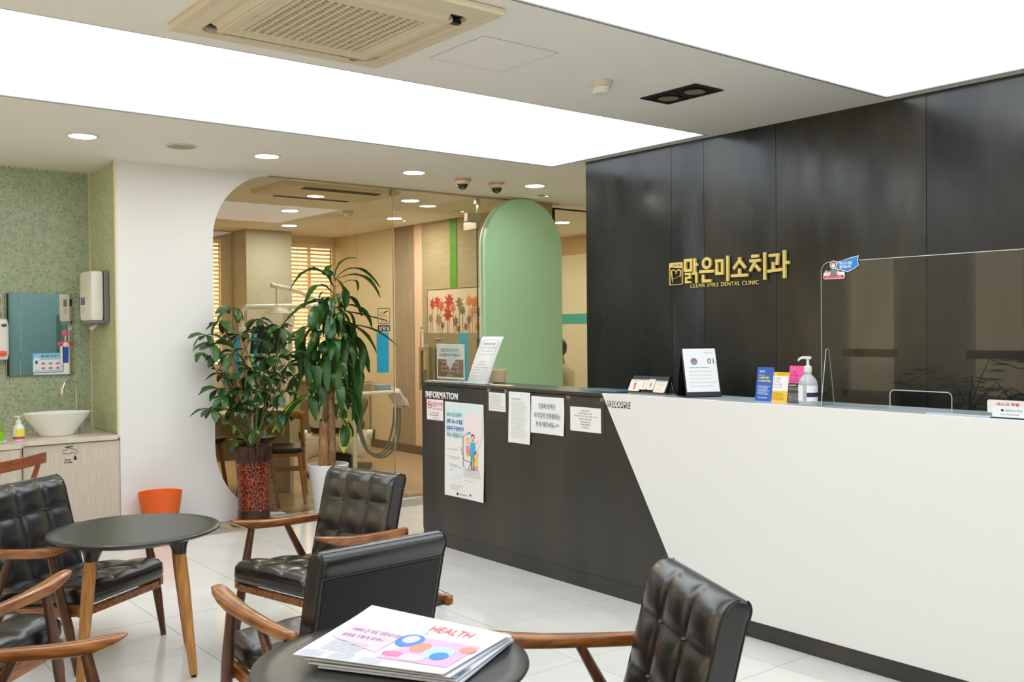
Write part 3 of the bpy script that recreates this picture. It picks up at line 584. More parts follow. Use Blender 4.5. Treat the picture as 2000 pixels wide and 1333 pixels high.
# flip date calendar
t = thing('flip_calendar', 'small black flip calendar with four white number pads', 'calendar', mat=basis((3.80, 3.712, TZ), (0.06,-1,0)))
MB().box(.0,.262,0.0005,.008,-.05,.03).build('base', M('bronze_plastic', (120,96,66), .3), t, smooth=False, bevel=.002)
bx = MB(); bx.prism([(0,-.05),(0,.02),(.085,-.012),(.085,-.03)], .006,.255, lambda u,v,d:(d,u+.008,v)); bx.build('stand', black_m, t, smooth=False)
def pad(x0, x1, y0, y1, s, mt, skew=.16, bold=.03):
    p = bpy.data.objects.new('number_pad', None); COL.objects.link(p); p.parent = t; p.location = (x0, y0, .026)
    p.rotation_euler = (math.radians(-20), 0, 0)
    w_, h_ = x1-x0, y1-y0
    f_ = lambda u,v,d:(u+v*skew, v, d)
    MB().prism(rrect(0,w_,0,h_,.008), 0, .008, f_).build('pad', plastic_w, p, smooth=False)
    r = MB(); k = max(3, int(w_/.012))
    for i in range(k):
        cx = .01+(w_-.02)*i/(k-1); r.tube([(cx+h_*skew+.004*math.cos(a)*0, h_-.003+.005*math.sin(a), .004+.007*math.cos(a)) for a in [2*PI*j/8 for j in range(8)]], .0012, 5, closed=True)
    r.build('ring_binding', black_m, p)
    ls = s.split('\n')
    for i, l in enumerate(ls):
        hh = h_*.62/len(ls)*.85
        if l == '1': ob = flat(p, mt, [(w_*q_, h_*r_) for q_, r_ in ((.44,.14),(.60,.14),(.60,.70),(.47,.70),(.33,.60),(.33,.53),(.44,.57))], .0088, name='number')
        else: ob = text(l, mt, p, w_*(.22 if len(l) > 1 else .32), h_*.14+(len(ls)-1-i)*h_*.36, w_*(.56 if len(l) > 1 else (.22 if l == '1' else .40)), hh, z=.0085, bold=bold)
        for vv in ob.data.vertices: vv.co.x += vv.co.y*skew
pad(.004,.078,.012,.078,'1', M('orange_print', (238,90,50), .5)); pad(.083,.126,.022,.078,'1', M('gold_print', (240,196,110), .5)); pad(.129,.174,.022,.082,'9', M('orange_print', (238,90,50), .5), bold=.01); pad(.176,.250,.010,.075,'THURS\nDAY', M('gold_print', (240,196,110), .5), bold=0)
MB().tube([(.255,.01,-.02),(.262,.04,-.01),(.264,.068,-.012),(.275,.01,-.02)], .0012, 5).build('wire', chrome, t)

# desk calendar
t = thing('desk_calendar', 'black framed upright desk calendar opened at the page 01', 'calendar', mat=basis((3.742, 3.30, TZ+.002), (.90,-.44,0)))
fr = MB(); fr.prism([(0,-.11),(.245,-.002),(.245,.002),(.03,.085),(0,.085)], 0, .008, lambda u,v,d:(d*24, u, v)); fr.v = [(x*1.0, y, z) for x, y, z in fr.v]
fr = MB(); TH = math.atan2(.075,.262)
def cal(u, v, d, side=1): return (u, v*math.cos(TH)+d*math.sin(TH), (-v*math.sin(TH)+d*math.cos(TH))*1 )
fr.prism([(0,0),(.188,0),(.188,.262),(0,.262)], .056,.060, lambda u,v,d:(cal(u,v,0)[0], cal(u,v,0)[1], cal(u,v,0)[2]+d)); fr.prism([(0,0),(.188,0),(.188,.262),(0,.262)], 0,.004, lambda u,v,d:(u, v*math.cos(TH), -.072+v*math.sin(TH)*.9+d)); fr.box(0,.188,0,.004,-.07,.06)
fr.build('frame', black_m, t, smooth=False)
pgm = bpy.data.objects.new('calendar_page', None); COL.objects.link(pgm); pgm.parent = t
pgm.matrix_local = Matrix.Translation((.006,.026*math.cos(TH),.0605-.026*math.sin(TH))) @ Matrix.Rotation(-TH, 4, 'X')
MB().box(0,.176,0,.232,0,.003).build('page', paper, pgm, smooth=False)
text('01', ink, pgm, .128,.145,.034,.028,z=.0035); flat(pgm, M('calendar_picture', (170,110,120), .6), ell(.055,.158,.018,.018,20), .0036, name='round_picture'); flat(pgm, M('calendar_picture2', (120,150,190), .6), ell(.055,.150,.014,.009,16), .0039, name='round_picture')
text('맑은미소치과', M('violet_print', (150,80,130), .6), pgm, .118,.198,.04,.007,z=.0035); scribble(pgm, ink_grey, .03,.165,.122,.130,1,.0035,seed=8); scribble(pgm, M('faint_ink', (205,205,208), .6), .02,.165,.02,.115,5,.0035,seed=12,fill=.25)
r = MB()
for i in range(16): r.tube([(.012+.0108*i, .236+.006*math.sin(a), .001+.006*math.cos(a)) for a in [2*PI*j/8 for j in range(8)]], .0011, 5, closed=True)
r.build('ring_binding', black_m, pgm)
t = thing('black_tray', 'flat black tray behind the desk calendar', 'tray', (3.905, 3.42, TZ)); MB().box(-.04,.06,-.10,.13,0,.012).build('tray_base', black_m, t, smooth=False, bevel=.002); m_ = MB(); m_.box(-.04,-.036,-.10,.13,.012,.02); m_.box(.056,.06,-.10,.13,.012,.02); m_.build('tray_rim', black_m, t, smooth=False)

# three card leaflets
def leaflet(label, y, w_, h_, col, x, skew=.0):
    t = thing('card_leaflet', label, 'leaflet', mat=basis((x, y, TZ), (0.03,-1,0)) @ Matrix.Rotation(math.radians(-9), 4, 'X'), group='card leaflets on the counter')
    MB().prism(rrect(0,w_,0,h_,.004), 0,.003, lambda u,v,d:(u+skew*v,v,d)).build('card', col, t, smooth=False)
    MB().prism([(0,0),(.03,-.05),(.028,-.05),(-.002,0)], w_*.35,w_*.6, lambda u,v,d:(d,u,v)).build('strut', paper, t, smooth=False)
    return t
t = leaflet('blue card leaflet, first and leftmost of the three', 2.892, .092, .162, M('card_blue', (38,92,184), .4), 3.80)
yp = M('yellow_print', (240,220,90), .5)
text('삼성카드', white_paint, t, .012,.136,.032,.010,z=.0035,bold=.03); scribble(t, yp, .01,.055,.120,.126,1,.0035,seed=1); text('2~3개월무이자할부', yp, t, .012,.106,.058,.011,z=.0035,bold=.04); text('10·12개월무이자할부', yp, t, .012,.091,.068,.011,z=.0035,bold=.04); scribble(t, sky_b, .012,.08,.03,.075,8,.0035,seed=2,fill=.35); text('Samsung Card', white_paint, t, .018,.012,.048,.008,z=.0035,bold=.03)
t = leaflet('yellow and white card leaflet between the blue and the pink ones', 2.806, .094, .140, M('card_yellow', (246,196,40), .4), 3.803)
rect(t, paper, .002,.092,.052,.122,.0034,name='white_field'); text('KB국민카드', ink, t, .03,.126,.05,.008,z=.0035); text('2~3개월', redp, t, .01,.104,.035,.010,z=.0038); text('무이자할부', ink_grey, t, .01,.092,.035,.007,z=.0038); text('4,10,12개월', redp, t, .006,.078,.05,.009,z=.0038); text('부분무이자할부', ink_grey, t, .006,.066,.05,.007,z=.0038); scribble(t, ink, .008,.085,.008,.045,6,.0035,seed=7,fill=.25)
t = leaflet('pink and black card leaflet beside the sanitizer bottle', 2.712, .112, .172, M('card_black', (58,50,50), .4), 3.80)
rect(t, M('card_pink', (236,84,160), .4), 0,.112,.092,.172,.0034,name='pink_field'); mg = M('magenta_print', (190,20,90), .5)
for s, yy, hh, ww in (('2~7개월',.136,.010,.03),('무이자 할부',.122,.010,.045),('10~12개월',.108,.010,.038),('부분 무이자 할부',.096,.010,.068)): text(s, mg, t, .008,yy,ww,hh,z=.0038,bold=.02)
scribble(t, white_paint, .008,.05,.078,.085,1,.0036,seed=3); scribble(t, ink_grey, .006,.10,.058,.072,3,.0036,seed=4); scribble(t, ink_grey, .006,.105,.006,.045,6,.0036,seed=5)

# sanitizer bottle
t = thing('sanitizer_bottle', 'clear pump bottle of hand sanitizer beside the acrylic screen foot', 'bottle', (3.745, 2.562, TZ), -.5)
MB().lathe([(.046,0),(.051,.004),(.052,.01),(.052,.098),(.048,.114),(.036,.128),(.02,.142),(.018,.155)], 28).build('bottle_body', M('clear_gel', (236,241,245), .08, trans=.55), t); t.scale = (.80,.80,.97)
MB().lathe([(.021,.152),(.022,.154),(.022,.178),(.016,.180),(.008,.184),(.007,.212),(.001,.212)], 20).build('pump_collar', plastic_w, t)
hd = MB(); hd.rbox((0,0,.218), (.034,.026,.014), .005, (4,4,2)); hd.tube([(-.012,0,.219),(-.035,0,.219),(-.05,0,.214),(-.058,0,.205)], [.006,.006,.0055,.005], 8); ho = hd.build('pump_head', plastic_w, t); 
lb = MB(); lb.rings([[(.0527*math.cos(a), .0527*math.sin(a), z) for z in (.02,.092)] for a in [math.radians(100+14*i) for i in range(9)]], cap=False); lb.build('label', paper, t)
lb = MB(); lb.rings([[(.0527*math.cos(a), .0527*math.sin(a), z) for z in (.02,.092)] for a in [math.radians(235+12*i) for i in range(9)]], cap=False); lb.build('label', paper, t)
lb = MB(); lb.rings([[(.0531*math.cos(a), .0531*math.sin(a), z) for z in (.04,.06)] for a in [math.radians(235+12*i) for i in range(9)]], cap=False); lb.build('blue_band', M('navy_print', (30,40,110), .5), t)
MB().tube([(0,0,.15),(0,0,.01)], .003, 6).build('dip_tube', plastic_w, t)

# acrylic screen with service notch
YS = 2.515
t = thing('acrylic_screen', 'large clear acrylic droplet screen standing on the white counter', 'screen', mat=basis((3.78, YS, TZ+.003), RT))
Ls = 2.7; Hs = .632
poly = [(0,.0)] + [(0,Hs-.04)] + [(.04-.04*math.cos(a), Hs-.04+.04*math.sin(a)) for a in [math.radians(15*i) for i in range(1,7)]] + [(Ls,Hs),(Ls,0),(.592,0)] + [(.592,.06)] + [(.572+.02*math.cos(a), .060+.02*math.sin(a)) for a in [math.radians(18*i) for i in range(1,6)]] + [(.347-.02*math.sin(a), .060+.02*math.cos(a)) for a in [math.radians(18*i) for i in range(0,6)]] + [(.327,0)]
m = MB(); m.prism(poly, -.002, .002, lambda u,v,d:(u,v,d)); m.build('acrylic_sheet', acryl, t, smooth=False)
m = MB(); m.tube([(u,v,0) for u,v in poly[:9]], .0014, 6); m.build('sheet_edge', acryl_edge, t); m = MB(); m.tube([(u,v,0) for u,v in poly[10:]], .0019, 6); m.build('notch_edge', acryl_edge, t)
for xx in (.03, 1.5):
    m = MB(); m.prism([(-.05,0),(.05,0),(.012,.245),(.008,.25),(-.008,.25),(-.012,.245)], xx-.003, xx+.003, lambda u,v,d:(d,v,u)); m.build('foot', acryl, t, smooth=False)
    m = MB(); m.tube([(xx,0,-.05),(xx,.245,-.012),(xx,.25,0),(xx,.245,.012),(xx,0,.05)], .0016, 6); m.build('foot_edge', acryl_edge, t)
ms = thing('mask_sticker', 'mask wearing sticker with a blue flag on the corner of the acrylic screen', 'sticker', mat=basis((3.776, 2.497, 1.652), RT))
ms_o = ms
wv = [(.055,.040),(.10,.028),(.115,.022),(.15,.036),(.162,.045),(.172,.05),(.165,.068),(.17,.092),(.158,.09),(.13,.085),(.08,.072),(.066,.066)]
flat(ms, paper, [(u*1.0,v+.0) for u,v in wv], .001, name='sticker_outline'); flat(ms, paper, rrect(-.003,.102,-.004,.026,.008), .001, name='sticker_outline')
flat(ms, M('flag_blue', (40,130,205), .5), [(u*.95+.006,v*.9+.006) for u,v in wv], .0014, name='flag'); text('마스크 착용', paper, ms, .078,.055,.06,.014,z=.0018,bold=.03); text('필수입니다', paper, ms, .078,.040,.055,.014,z=.0018,bold=.03)
flat(ms, redp, rrect(0,.098,-.001,.012,.004), .0014, name='red_banner'); text('올바른 마스크 착용 생활화', paper, ms, .008,.002,.08,.006,z=.0018)
for cx, cy_, r_ in ((.047,.058,.014),(.012,.026,.007),(.03,.024,.007),(.068,.026,.007)):
    flat(ms, paper, ell(cx,cy_,r_*1.25,r_*1.3), .0013, name='sticker_outline'); flat(ms, dk, ell(cx,cy_,r_,r_*1.1), .0016, name='hair'); flat(ms, skin, ell(cx,cy_-r_*.15,r_*.7,r_*.75), .0019, name='face'); flat(ms, paper, ell(cx,cy_-r_*.4,r_*.5,r_*.35), .0022, name='mask')
flat(ms, gy, [(.03,.012),(.066,.012),(.06,.038),(.036,.038)], .0015, name='suit')
t = thing('mask_notice', 'white rounded notice card with red Korean writing behind the name card holder', 'sign', mat=basis((3.77, 1.778, TZ+.014), RT))
MB().prism(rrect(0,.32,0,.05,.008), -.002, .001, lambda u,v,d:(u,v,d)).build('card', plastic_w, t, smooth=False); text('마스크 착용', redp, t, .036,.028,.085,.013,z=.0015,bold=.03)
MB().box(.02,.30,-.014,.0,-.003,.003).build('card_foot', acryl_edge, t, smooth=False)
t = thing('name_card_holder', 'white name card holder at the right end of the counter', 'card holder', mat=basis((3.72, 1.735, TZ), RT))
MB().box(0,.22,0,.006,-.03,.02).build('base', plastic_w, t, smooth=False, bevel=.001); MB().prism([(0,.0),(.0,.035),(.022,.046),(.2,.046),(.2,0)], 0,.003, lambda u,v,d:(u,v,d)).build('card', paper, t, smooth=False)
text('맑은미소치과', M('navy_print', (30,40,110), .5), t, .05,.026,.06,.008,z=.0035); rect(t, M('navy_print', (30,40,110), .5), .033,.043,.026,.034,.0036,name='emblem'); scribble(t, ink_grey, .03,.10,.012,.018,1,.0035,seed=2)
rail = thing('clear_rail', 'clear acrylic strip along the base of the droplet screen', 'rail', (3.70, .9, TZ)); MB().box(0,.012,-1.4,1.09,0,.007).build('strip', M('rail_acrylic', (190,205,215), .15), rail, smooth=False, bevel=.001)

# ------------------------------------------------------------------ gold sign on the black wall
t = thing('clinic_sign', 'gold Korean letters and tooth emblem on the black steel wall', 'sign', mat=basis((4.9, 4.412, 1.70), RT))
m = MB(); TH_ = .030
def bar(a, b2, w_=.030, z0=.006, z1=.022):
    a, b2 = Vector(a), Vector(b2); d = (b2-a).normalized(); nrm = Vector((-d.y, d.x))*w_/2
    P4 = [a+nrm, b2+nrm, b2-nrm, a-nrm]; bar.k = (bar.k+1) % 9; m.prism([(p.x, p.y) for p in P4], z0+.0004*bar.k, z1+.0004*bar.k, lambda u,v,e:(u,v,e))
bar.k = 0
def ringb(cx, cy_, ro, ri): 
    m.rings([[(u,v,.006) for u,v in ell(cx,cy_,ro,ro,24)],[(u,v,.022) for u,v in ell(cx,cy_,ro,ro,24)],[(u,v,.022) for u,v in ell(cx,cy_,ri,ri,24)],[(u,v,.006) for u,v in ell(cx,cy_,ri,ri,24)]], closed=True)
SX, SY, SO = .822, .80, .026
def syl(x, s, sc=1.0):
    global m
    m = MB(); w_ = .0185; x = .135+(x-.14)*SX
    for st in s:
        if st[0] == 'o': ringb(x+st[1]*SX, SO+st[2]*SY, st[3]*.8, st[3]*.8-w_*.95)
        else:
            a, b2 = st[0], st[1]; bar((x+a[0]*SX, SO+a[1]*SY), (x+b2[0]*SX, SO+b2[1]*SY), st[2]*.78 if len(st) > 2 else w_)
    m.build('letter', gold, t, smooth=False)
h = .012
# 맑
syl(.140, [((0,.193),(.085,.193)),((.012,.193),(.012,.108)),((.073,.193),(.073,.108)),((0,.110),(.085,.110)),((.110,.205),(.110,.090)),((.110,.152),(.140,.152)),
           ((.010,.082),(.070,.082),.018),((.061,.088),(.061,.045),.018),((.010,.050),(.070,.050),.018),((.019,.050),(.019,.012),.018),((.010,.014),(.070,.014),.018),((.080,.082),(.135,.082),.018),((.126,.088),(.126,.005),.020)])
# 은
syl(.298, [('o',.072,.158,.048),((0,.092),(.145,.092)),((.038,.068),(.038,.008)),((.030,.016),(.118,.016))])
# 미
syl(.457, [((0,.170),(.078,.170)),((.012,.170),(.012,.070)),((.066,.170),(.066,.070)),((0,.070),(.078,.070)),((.118,.205),(.118,.005))])
# 소
syl(.610, [((.078,.185),(.078,.150)),((.078,.160),(.022,.098)),((.078,.160),(.134,.098)),((.078,.098),(.078,.050)),((0,.044),(.156,.044))])
# 치
syl(.775, [((.022,.185),(.088,.185)),((.005,.150),(.105,.150)),((.062,.150),(.008,.072)),((.058,.115),(.100,.070)),((.142,.208),(.142,.0))])
# 과
syl(.945, [((.010,.180),(.100,.180)),((.088,.186),(.080,.105)),((.048,.130),(.048,.070)),((0,.062),(.125,.070)),((.142,.212),(.142,.004)),((.142,.118),(.185,.118))])
text('CLEAN SMILE DENTAL CLINIC', gold, t, .177, .0, .545, .026, z=.004, bold=.004, ext=.008, track=1.12)
EY = lambda ring: [(u, .024+v*.86, d) for u, v, d in ring]
em = MB(); em.rings([[(u,v,.004) for u,v in rrect(0,.116,.0,.172,.008)],[(u,v,.016) for u,v in rrect(0,.116,.0,.172,.008)],[(u,v,.016) for u,v in rrect(.005,.111,.005,.167,.005)],[(u,v,.004) for u,v in rrect(.005,.111,.005,.167,.005)]], closed=True)
em.prism([(.004,.132),(.02,.138),(.06,.130),(.112,.128),(.112,.168),(.004,.168)], .004, .014, lambda u,v,d:(u,v,d))
em.tube([(.028,.018,.01),(.022,.06,.01),(.016,.095,.01),(.022,.115,.01),(.035,.118,.01),(.058,.104,.01),(.075,.116,.01),(.092,.112,.01),(.097,.095,.01),(.092,.06,.01)], [.002,.004,.006,.006,.005,.004,.005,.006,.005,.003], 8)
em.tube([(.048,.088,.01),(.058,.090,.01),(.066,.104,.01)], .004, 6); em.tube([(.006,.045,.01),(.06,.055,.01),(.11,.078,.01)], .0014, 6); em.v = EY(em.v); em.build('tooth_emblem', gold, t)
text('CLEAN SMILE', black_m, t, .028, .146, .078, .014, z=.0146)

# ------------------------------------------------------------------ armchairs
def puff(nu, nv, amp, groove):
    def f(u, v):
        a = (u+1)/2*nu; b = (v+1)/2*nv
        fa, fb = a-math.floor(min(a, nu-1e-6)), b-math.floor(min(b, nv-1e-6))
        p = (math.sin(PI*fa)**.45)*(math.sin(PI*fb)**.45)
        return amp*p-groove*(1-p)
    return f
leather_tuft = puff(3, 3, .011, .007)
def make_armchair():
    t = thing('armchair', 'x', 'armchair', (0,0,0))
    # seat cushion
    ta = math.radians(6.5)
    def sx(p):
        y, z = p.y, p.z; return Vector((p.x, .02+y*math.cos(ta)-z*math.sin(ta), .302+y*math.sin(ta)+z*math.cos(ta)))
    def sd(u, v, w_):
        if w_ < .99: return Vector((0,0,0))
        return Vector((0,0,leather_tuft(u*.999, v*.999)-.012*max(0, v-.75)))
    MB().rbox((0,0,0), (.52,.56,.095), .03, (30,30,4), disp=sd, xf=sx).build('seat', leather, t, ang=70)
    bme = MB().ball((0,0,0), .009, 8, (1,1,.7)).mesh('button', leather)
    for i in (-1,1):
        for j in (-1,1): inst('button', bme, t, sx(Vector((.52/6*i, .56/6*j, .046))))
    # backrest
    tb = math.atan2(.115, .45); Hb = .475
    def bx(p):   # local x width, y = thickness (front +), z height
        z = p.z; roll = -max(0, z/(Hb/2)-.75)*.06; q = min(.98, max(0, (z-(Hb/2-.046))/.046))
        y = p.y*math.sqrt(1-q*q)*(1 if p.y < 0 else 1)+roll; return Vector((p.x, -.245+y*math.cos(tb)-z*math.sin(tb)*1.0, .525+z*math.cos(tb)+y*math.sin(tb)))
    def bd(u, v, w_):
        if v < .99: return Vector((0,0,0))
        return Vector((0, leather_tuft(u*.999, min(w_, .80 if w_ > .8 else w_)*.999)*min(1, (1-w_)*5+.25)+.004*(1-u*u), 0))
    MB().rbox((0,0,0), (.485,.085,Hb), .010, (30,8,40), disp=bd, xf=bx).build('backrest', leather, t, ang=70)
    for i in (-1,1):
        for j in (-1,1): inst('button', bme, t, bx(Vector((.485/6*i, .041, Hb/6*j))))
    m = MB(); m.rbox((0,-.0415,-.035), (.455,.008,.38), .003, (4,2,4), xf=bx); m.build('back_cover', leather_side, t, ang=60)
    m = MB()
    for sx_ in (-1,1): zz_ = (-.23,-.1,.05,.13,.17,.195,.21,.22,.228,.233,.2355); m.tube([bx(Vector((sx_*.2395,-.0385,z))) for z in zz_], .0035, 6); m.tube([bx(Vector((sx_*.2395,.0355,z))) for z in zz_], .0035, 6)
    m.tube([bx(Vector((x,-.043,.160))) for x in (-.240,-.1,.1,.240)], .004, 6); m.build('piping', leather_side, t)
    for s in (-1, 1):
        # arm: lofted along y
        a = MB(); rs = []
        prof = [(-.282,.006,.012,0),(-.272,.016,.018,0),(-.24,.019,.020,0),(-.10,.021,.020,.0),(.05,.026,.020,-.003),(.14,.031,.021,-.004),(.19,.032,.019,-.001),(.235,.030,.013,.005),(.262,.022,.007,.010),(.270,.012,.003,.012)]
        for y, hw, hh, dz in prof:
            zc = .480+ (y+.28)/.55*.047 + .012*(((y+.02)/.27)**2) + dz
            xc = s*(.305+.010*math.sin(PI*(y+.28)/.55))
            ring = []
            for j in range(16):
                q = 2*PI*j/16; cx_, sz_ = math.cos(q), math.sin(q); e = .55
                ring.append((xc+hw*math.copysign(abs(cx_)**e, cx_), y, zc+hh*math.copysign(abs(sz_)**e, sz_)))
            rs.append(ring)
        arm = a.rings(rs).build('armrest', wood, t, ang=50)
        MB().tube([(s*.300,-.255,.483),(s*.330,-.255,.483)], .006, 8).build('bolt', black_m, arm)
        MB().tube([(s*.306,.150,.510),(s*.300,.20,.30),(s*.293,.225,.20),(s*.286,.262,.0)], [.016,.021,.021,.0125], 12).build('leg', wood_dark, t)
        MB().tube([(s*.306,-.055,.488),(s*.298,-.155,.30),(s*.293,-.215,.20),(s*.288,-.32,.0)], [.015,.020,.021,.0125], 12).build('leg', wood_dark, t)
        r = MB(); r.rings([[(s*.262+dx, y, z+dz) for dx, dz in ((-.012,-.022),(.012,-.022),(.012,.022),(-.012,.022))] for y, z in ((-.27,.215),(-.15,.222),(.15,.252),(.275,.268))]); r.build('side_rail', wood, t, smooth=False, bevel=.003)
        MB().tube([(s*.262,.205,.245),(s*.300,.205,.245)], .010, 8).build('dowel', wood_dark, t)
        MB().tube([(s*.262,-.20,.22),(s*.300,-.20,.22)], .010, 8).build('dowel', wood_dark, t)
        MB().tube([(s*.24,-.255,.483),(s*.30,-.255,.483)], .008, 8).build('back_bolt', black_m, t)
    r = MB(); r.box(-.262,.262,.245,.270,.235,.268); r.build('front_rail', wood, t, smooth=False, bevel=.003)
    r = MB(); r.box(-.262,.262,-.24,-.215,.195,.235); r.build('back_rail', wood, t, smooth=False, bevel=.003)
    return t
AC = make_armchair()
spots = [
 (2.132,4.128,192.8,'black tufted armchair in front of the potted plants, facing the empty round table'),
 (1.625,3.045,93.2,'black armchair seen from behind, just beyond the newspaper table'),
 (1.793,1.897,154.8,'black tufted armchair with its back to the white counter front, right of the newspapers'),
 (1.195,4.700,-55.4,'black tufted armchair behind the empty round table, beside the sink cabinet'),
 (.57,3.967,35,'black armchair cut off by the left edge with its arm pointing at the empty table'),
 (.493,2.837,-35,'armchair at the lower left corner of which mainly one dark wooden arm shows')]
for i, (x, y, a, lab) in enumerate(spots):
    c = AC if i == 0 else copytree(AC, (0,0,0), 0)
    c.location = (x, y, 0); c.rotation_euler = (0,0,math.radians(a-90)); c['label'] = lab; c['group'] = 'black leather armchairs in the waiting area'

# ------------------------------------------------------------------ round tables
def make_table():
    t = thing('side_table', 'x', 'table', (0,0,0))
    MB().lathe([(.20,.560),(.28,.566),(.325,.578),(.348,.590),(.350,.5935),(.349,.597),(.343,.600),(.30,.5985),(.001,.598)], 72).build('tabletop', table_black, t, ang=30)
    for i in range(4):
        a = math.radians(45+90*i); dx, dy = math.cos(a), math.sin(a)
        MB().rings([[(dx*q+r*math.cos(2*PI*j/20), dy*q+r*math.sin(2*PI*j/20), z) for j in range(20)] for q, r, z in ((.242,.0265,.512),(.240,.029,.53),(.235,.036,.548),(.225,.052,.562),(.215,.07,.572))]).build('leg_socket', table_black, t)
        MB().tube([(dx*.242,dy*.242,.52),(dx*.262,dy*.262,.37),(dx*.308,dy*.308,.012)], [.0245,.0255,.016], 16).build('leg', oak, t)
        MB().tube([(dx*.308,dy*.308,.013),(dx*.309,dy*.309,0)], .012, 10).build('foot', black_m, t)
    return t
tb = make_table(); tb.location = (1.335, 4.265, 0); tb.rotation_euler = (0,0,math.radians(-17)); tb['label'] = 'round black table with oak legs and nothing on it'; tb['group'] = 'round black tables'
t2 = copytree(tb, (1.291, 2.112, 0), math.radians(8), 'round black table in front carrying the newspapers')

# newspapers
def newspaper(label, P, z, th, seed, top=None, print_=None):
    """P = corner xy's bl, tl, br, tr"""
    bl, tl, br, tr = [Vector((*p, 0)) for p in P]; rg = random.Random(seed); ph = rg.uniform(0,6)
    def F(s, v, up): 
        p = bl*(1-s)*(1-v)+br*s*(1-v)+tl*(1-s)*v+tr*s*v
        return Vector((p.x, p.y, z+up+.0010*math.sin(3*s+ph)*math.sin(4*v+ph)+ (.012*max(0,v-.75)*(1-s) if top else 0)))
    t = thing('newspaper', label, 'newspaper', (bl.x, bl.y, z), group='newspapers on the front table')
    off = Vector((bl.x, bl.y, z)); n = 10; m = MB()
    for k in range(max(2, int(th/.0022))):
        zz = th*k/max(2, int(th/.0022)); e = rg.uniform(-.008,.008)
        top_ = [F(i/n*(1+e), j/n, zz+.0012)-off for j in range(n+1) for i in range(n+1)]; bot = [F(i/n*(1+e), j/n, zz)-off for j in range(n+1) for i in range(n+1)]
        Q = (n+1)**2; fs = []
        for j in range(n):
            for i in range(n): a = j*(n+1)+i; fs += [(Q+a,Q+a+1,Q+a+n+2,Q+a+n+1),(a,a+n+1,a+n+2,a+1)]
        per = list(range(n+1))+[i*(n+1)+n for i in range(1,n+1)]+[n*(n+1)+i for i in range(n-1,-1,-1)]+[i*(n+1) for i in range(n-1,0,-1)]
        for a, b2 in zip(per, per[1:]+per[:1]): fs.append((a, b2, Q+b2, Q+a))
        m.add(bot+top_, fs)
    m.build('pages', M('newsprint', (226,228,236), .8), t)
    def PP(s, v, up=.0): return F(s, v, th+up)-off
    t_ = t
    def shape(poly, mt, up, nm='print'):
        mm_ = MB(); cx_ = sum(a for a, _ in poly)/len(poly); cy_ = sum(b2 for _, b2 in poly)/len(poly); pl_ = []
        for (a, b2), (c, d) in zip(poly, poly[1:]+poly[:1]): pl_ += [(a, b2), ((a+c)/2, (b2+d)/2)]
        vs = [PP(cx_, cy_, up+.0006)]+[PP(cx_+(a-cx_)*.5, cy_+(b2-cy_)*.5, up+.0006) for a, b2 in pl_]+[PP(a, b2, up+.0006) for a, b2 in pl_]; k = len(pl_)
        mm_.add(vs, [(0, 1+i, 1+(i+1) % k) for i in range(k)]+[(1+i, 1+k+i, 1+k+(i+1) % k, 1+(i+1) % k) for i in range(k)]); o = mm_.build(nm, mt, t_, smooth=False); return o
    def txt(s, x, y, w_, h_, mt, bold=0):
        o = text(s, mt, t_, x, y, w_, h_, z=0, bold=bold, name='headline')
        for vv in o.data.vertices: vv.co = PP(vv.co.x, vv.co.y, .0026)
    return t, shape, txt
newspaper('folded newspaper at the bottom of the stack on the front table', [(1.12,2.18),(1.44,2.44),(1.32,1.86),(1.62,2.03)], .603, .006, 1)
newspaper('dark printed folded newspaper second from the bottom of the stack', [(1.105,2.20),(1.43,2.45),(1.315,1.865),(1.61,2.02)], .612, .004, 2)[1]([(0,0),(1,0),(1,.25),(0,.3)], M('dark_photo', (62,78,104), .6, col2=(150,160,120), scale=30), .0022)
newspaper('plain folded newspaper just below the one with the HEALTH page', [(1.10,2.215),(1.40,2.44),(1.305,1.875),(1.605,2.015)], .6195, .004, 3)
t, shape, txt = newspaper('top newspaper with a red HEALTH heading and pink photo, on the front table', [(1.082,2.238),(1.452,2.482),(1.292,1.882),(1.592,2.005)], .6285, .002, 4, top=1)
pkp = M('news_pink', (238,198,220), .8)
shape([(.05,.36),(.45,.20),(.47,.56),(.20,.62),(.07,.62)], pkp, .0012); shape([(.50,.12),(.96,.12),(.96,.62),(.60,.60)], M('news_magenta', (238,176,206), .8), .0012)
def E2(cx, cy_, rx, ry): return [(cx+rx*math.cos(2*PI*i/18), cy_+ry*math.sin(2*PI*i/18)) for i in range(18)]
nb = M('news_blue', (86,140,206), .8); shape(E2(.54,.50,.085,.13), nb, .0019); shape(E2(.54,.52,.05,.08), M('news_lilac', (205,200,235), .8), .0022); shape(E2(.66,.40,.06,.10), M('news_orange', (222,150,134), .8), .0019); shape(E2(.80,.36,.09,.13), M('news_aqua', (180,210,225), .8), .0019); shape(E2(.83,.30,.055,.08), nb, .0022); shape(E2(.93,.50,.05,.07), M('news_orange', (222,150,134), .8), .0019); shape(E2(.70,.20,.08,.07), M('news_lilac', (205,200,235), .8), .0021); shape(E2(.56,.22,.07,.05), M('news_rose', (226,130,172), .8), .0019)
txt('HEALTH', .55, .74, .28, .12, M('news_red', (226,100,80), .8)); txt('카메라 안 꺼도 대장내시경', .11, .50, .34, .07, ink_grey, .01); txt('용종을 이렇게 없애나', .10, .39, .30, .06, ink_grey, .01); txt('&', .56, .66, .02, .05, ink_grey)
for i in range(7): shape([(.10,.33-.03*i),(.36,.30-.03*i),(.36,.29-.03*i),(.10,.32-.03*i)], M('news_grey', (190,190,200), .8), .0018)
for k in range(3):
    for i in range(5): shape([(.02+.2*k,.10-.02*i),(.18+.2*k,.10-.02*i),(.18+.2*k,.092-.02*i),(.02+.2*k,.092-.02*i)], M('news_grey', (190,190,200), .8), .0018)

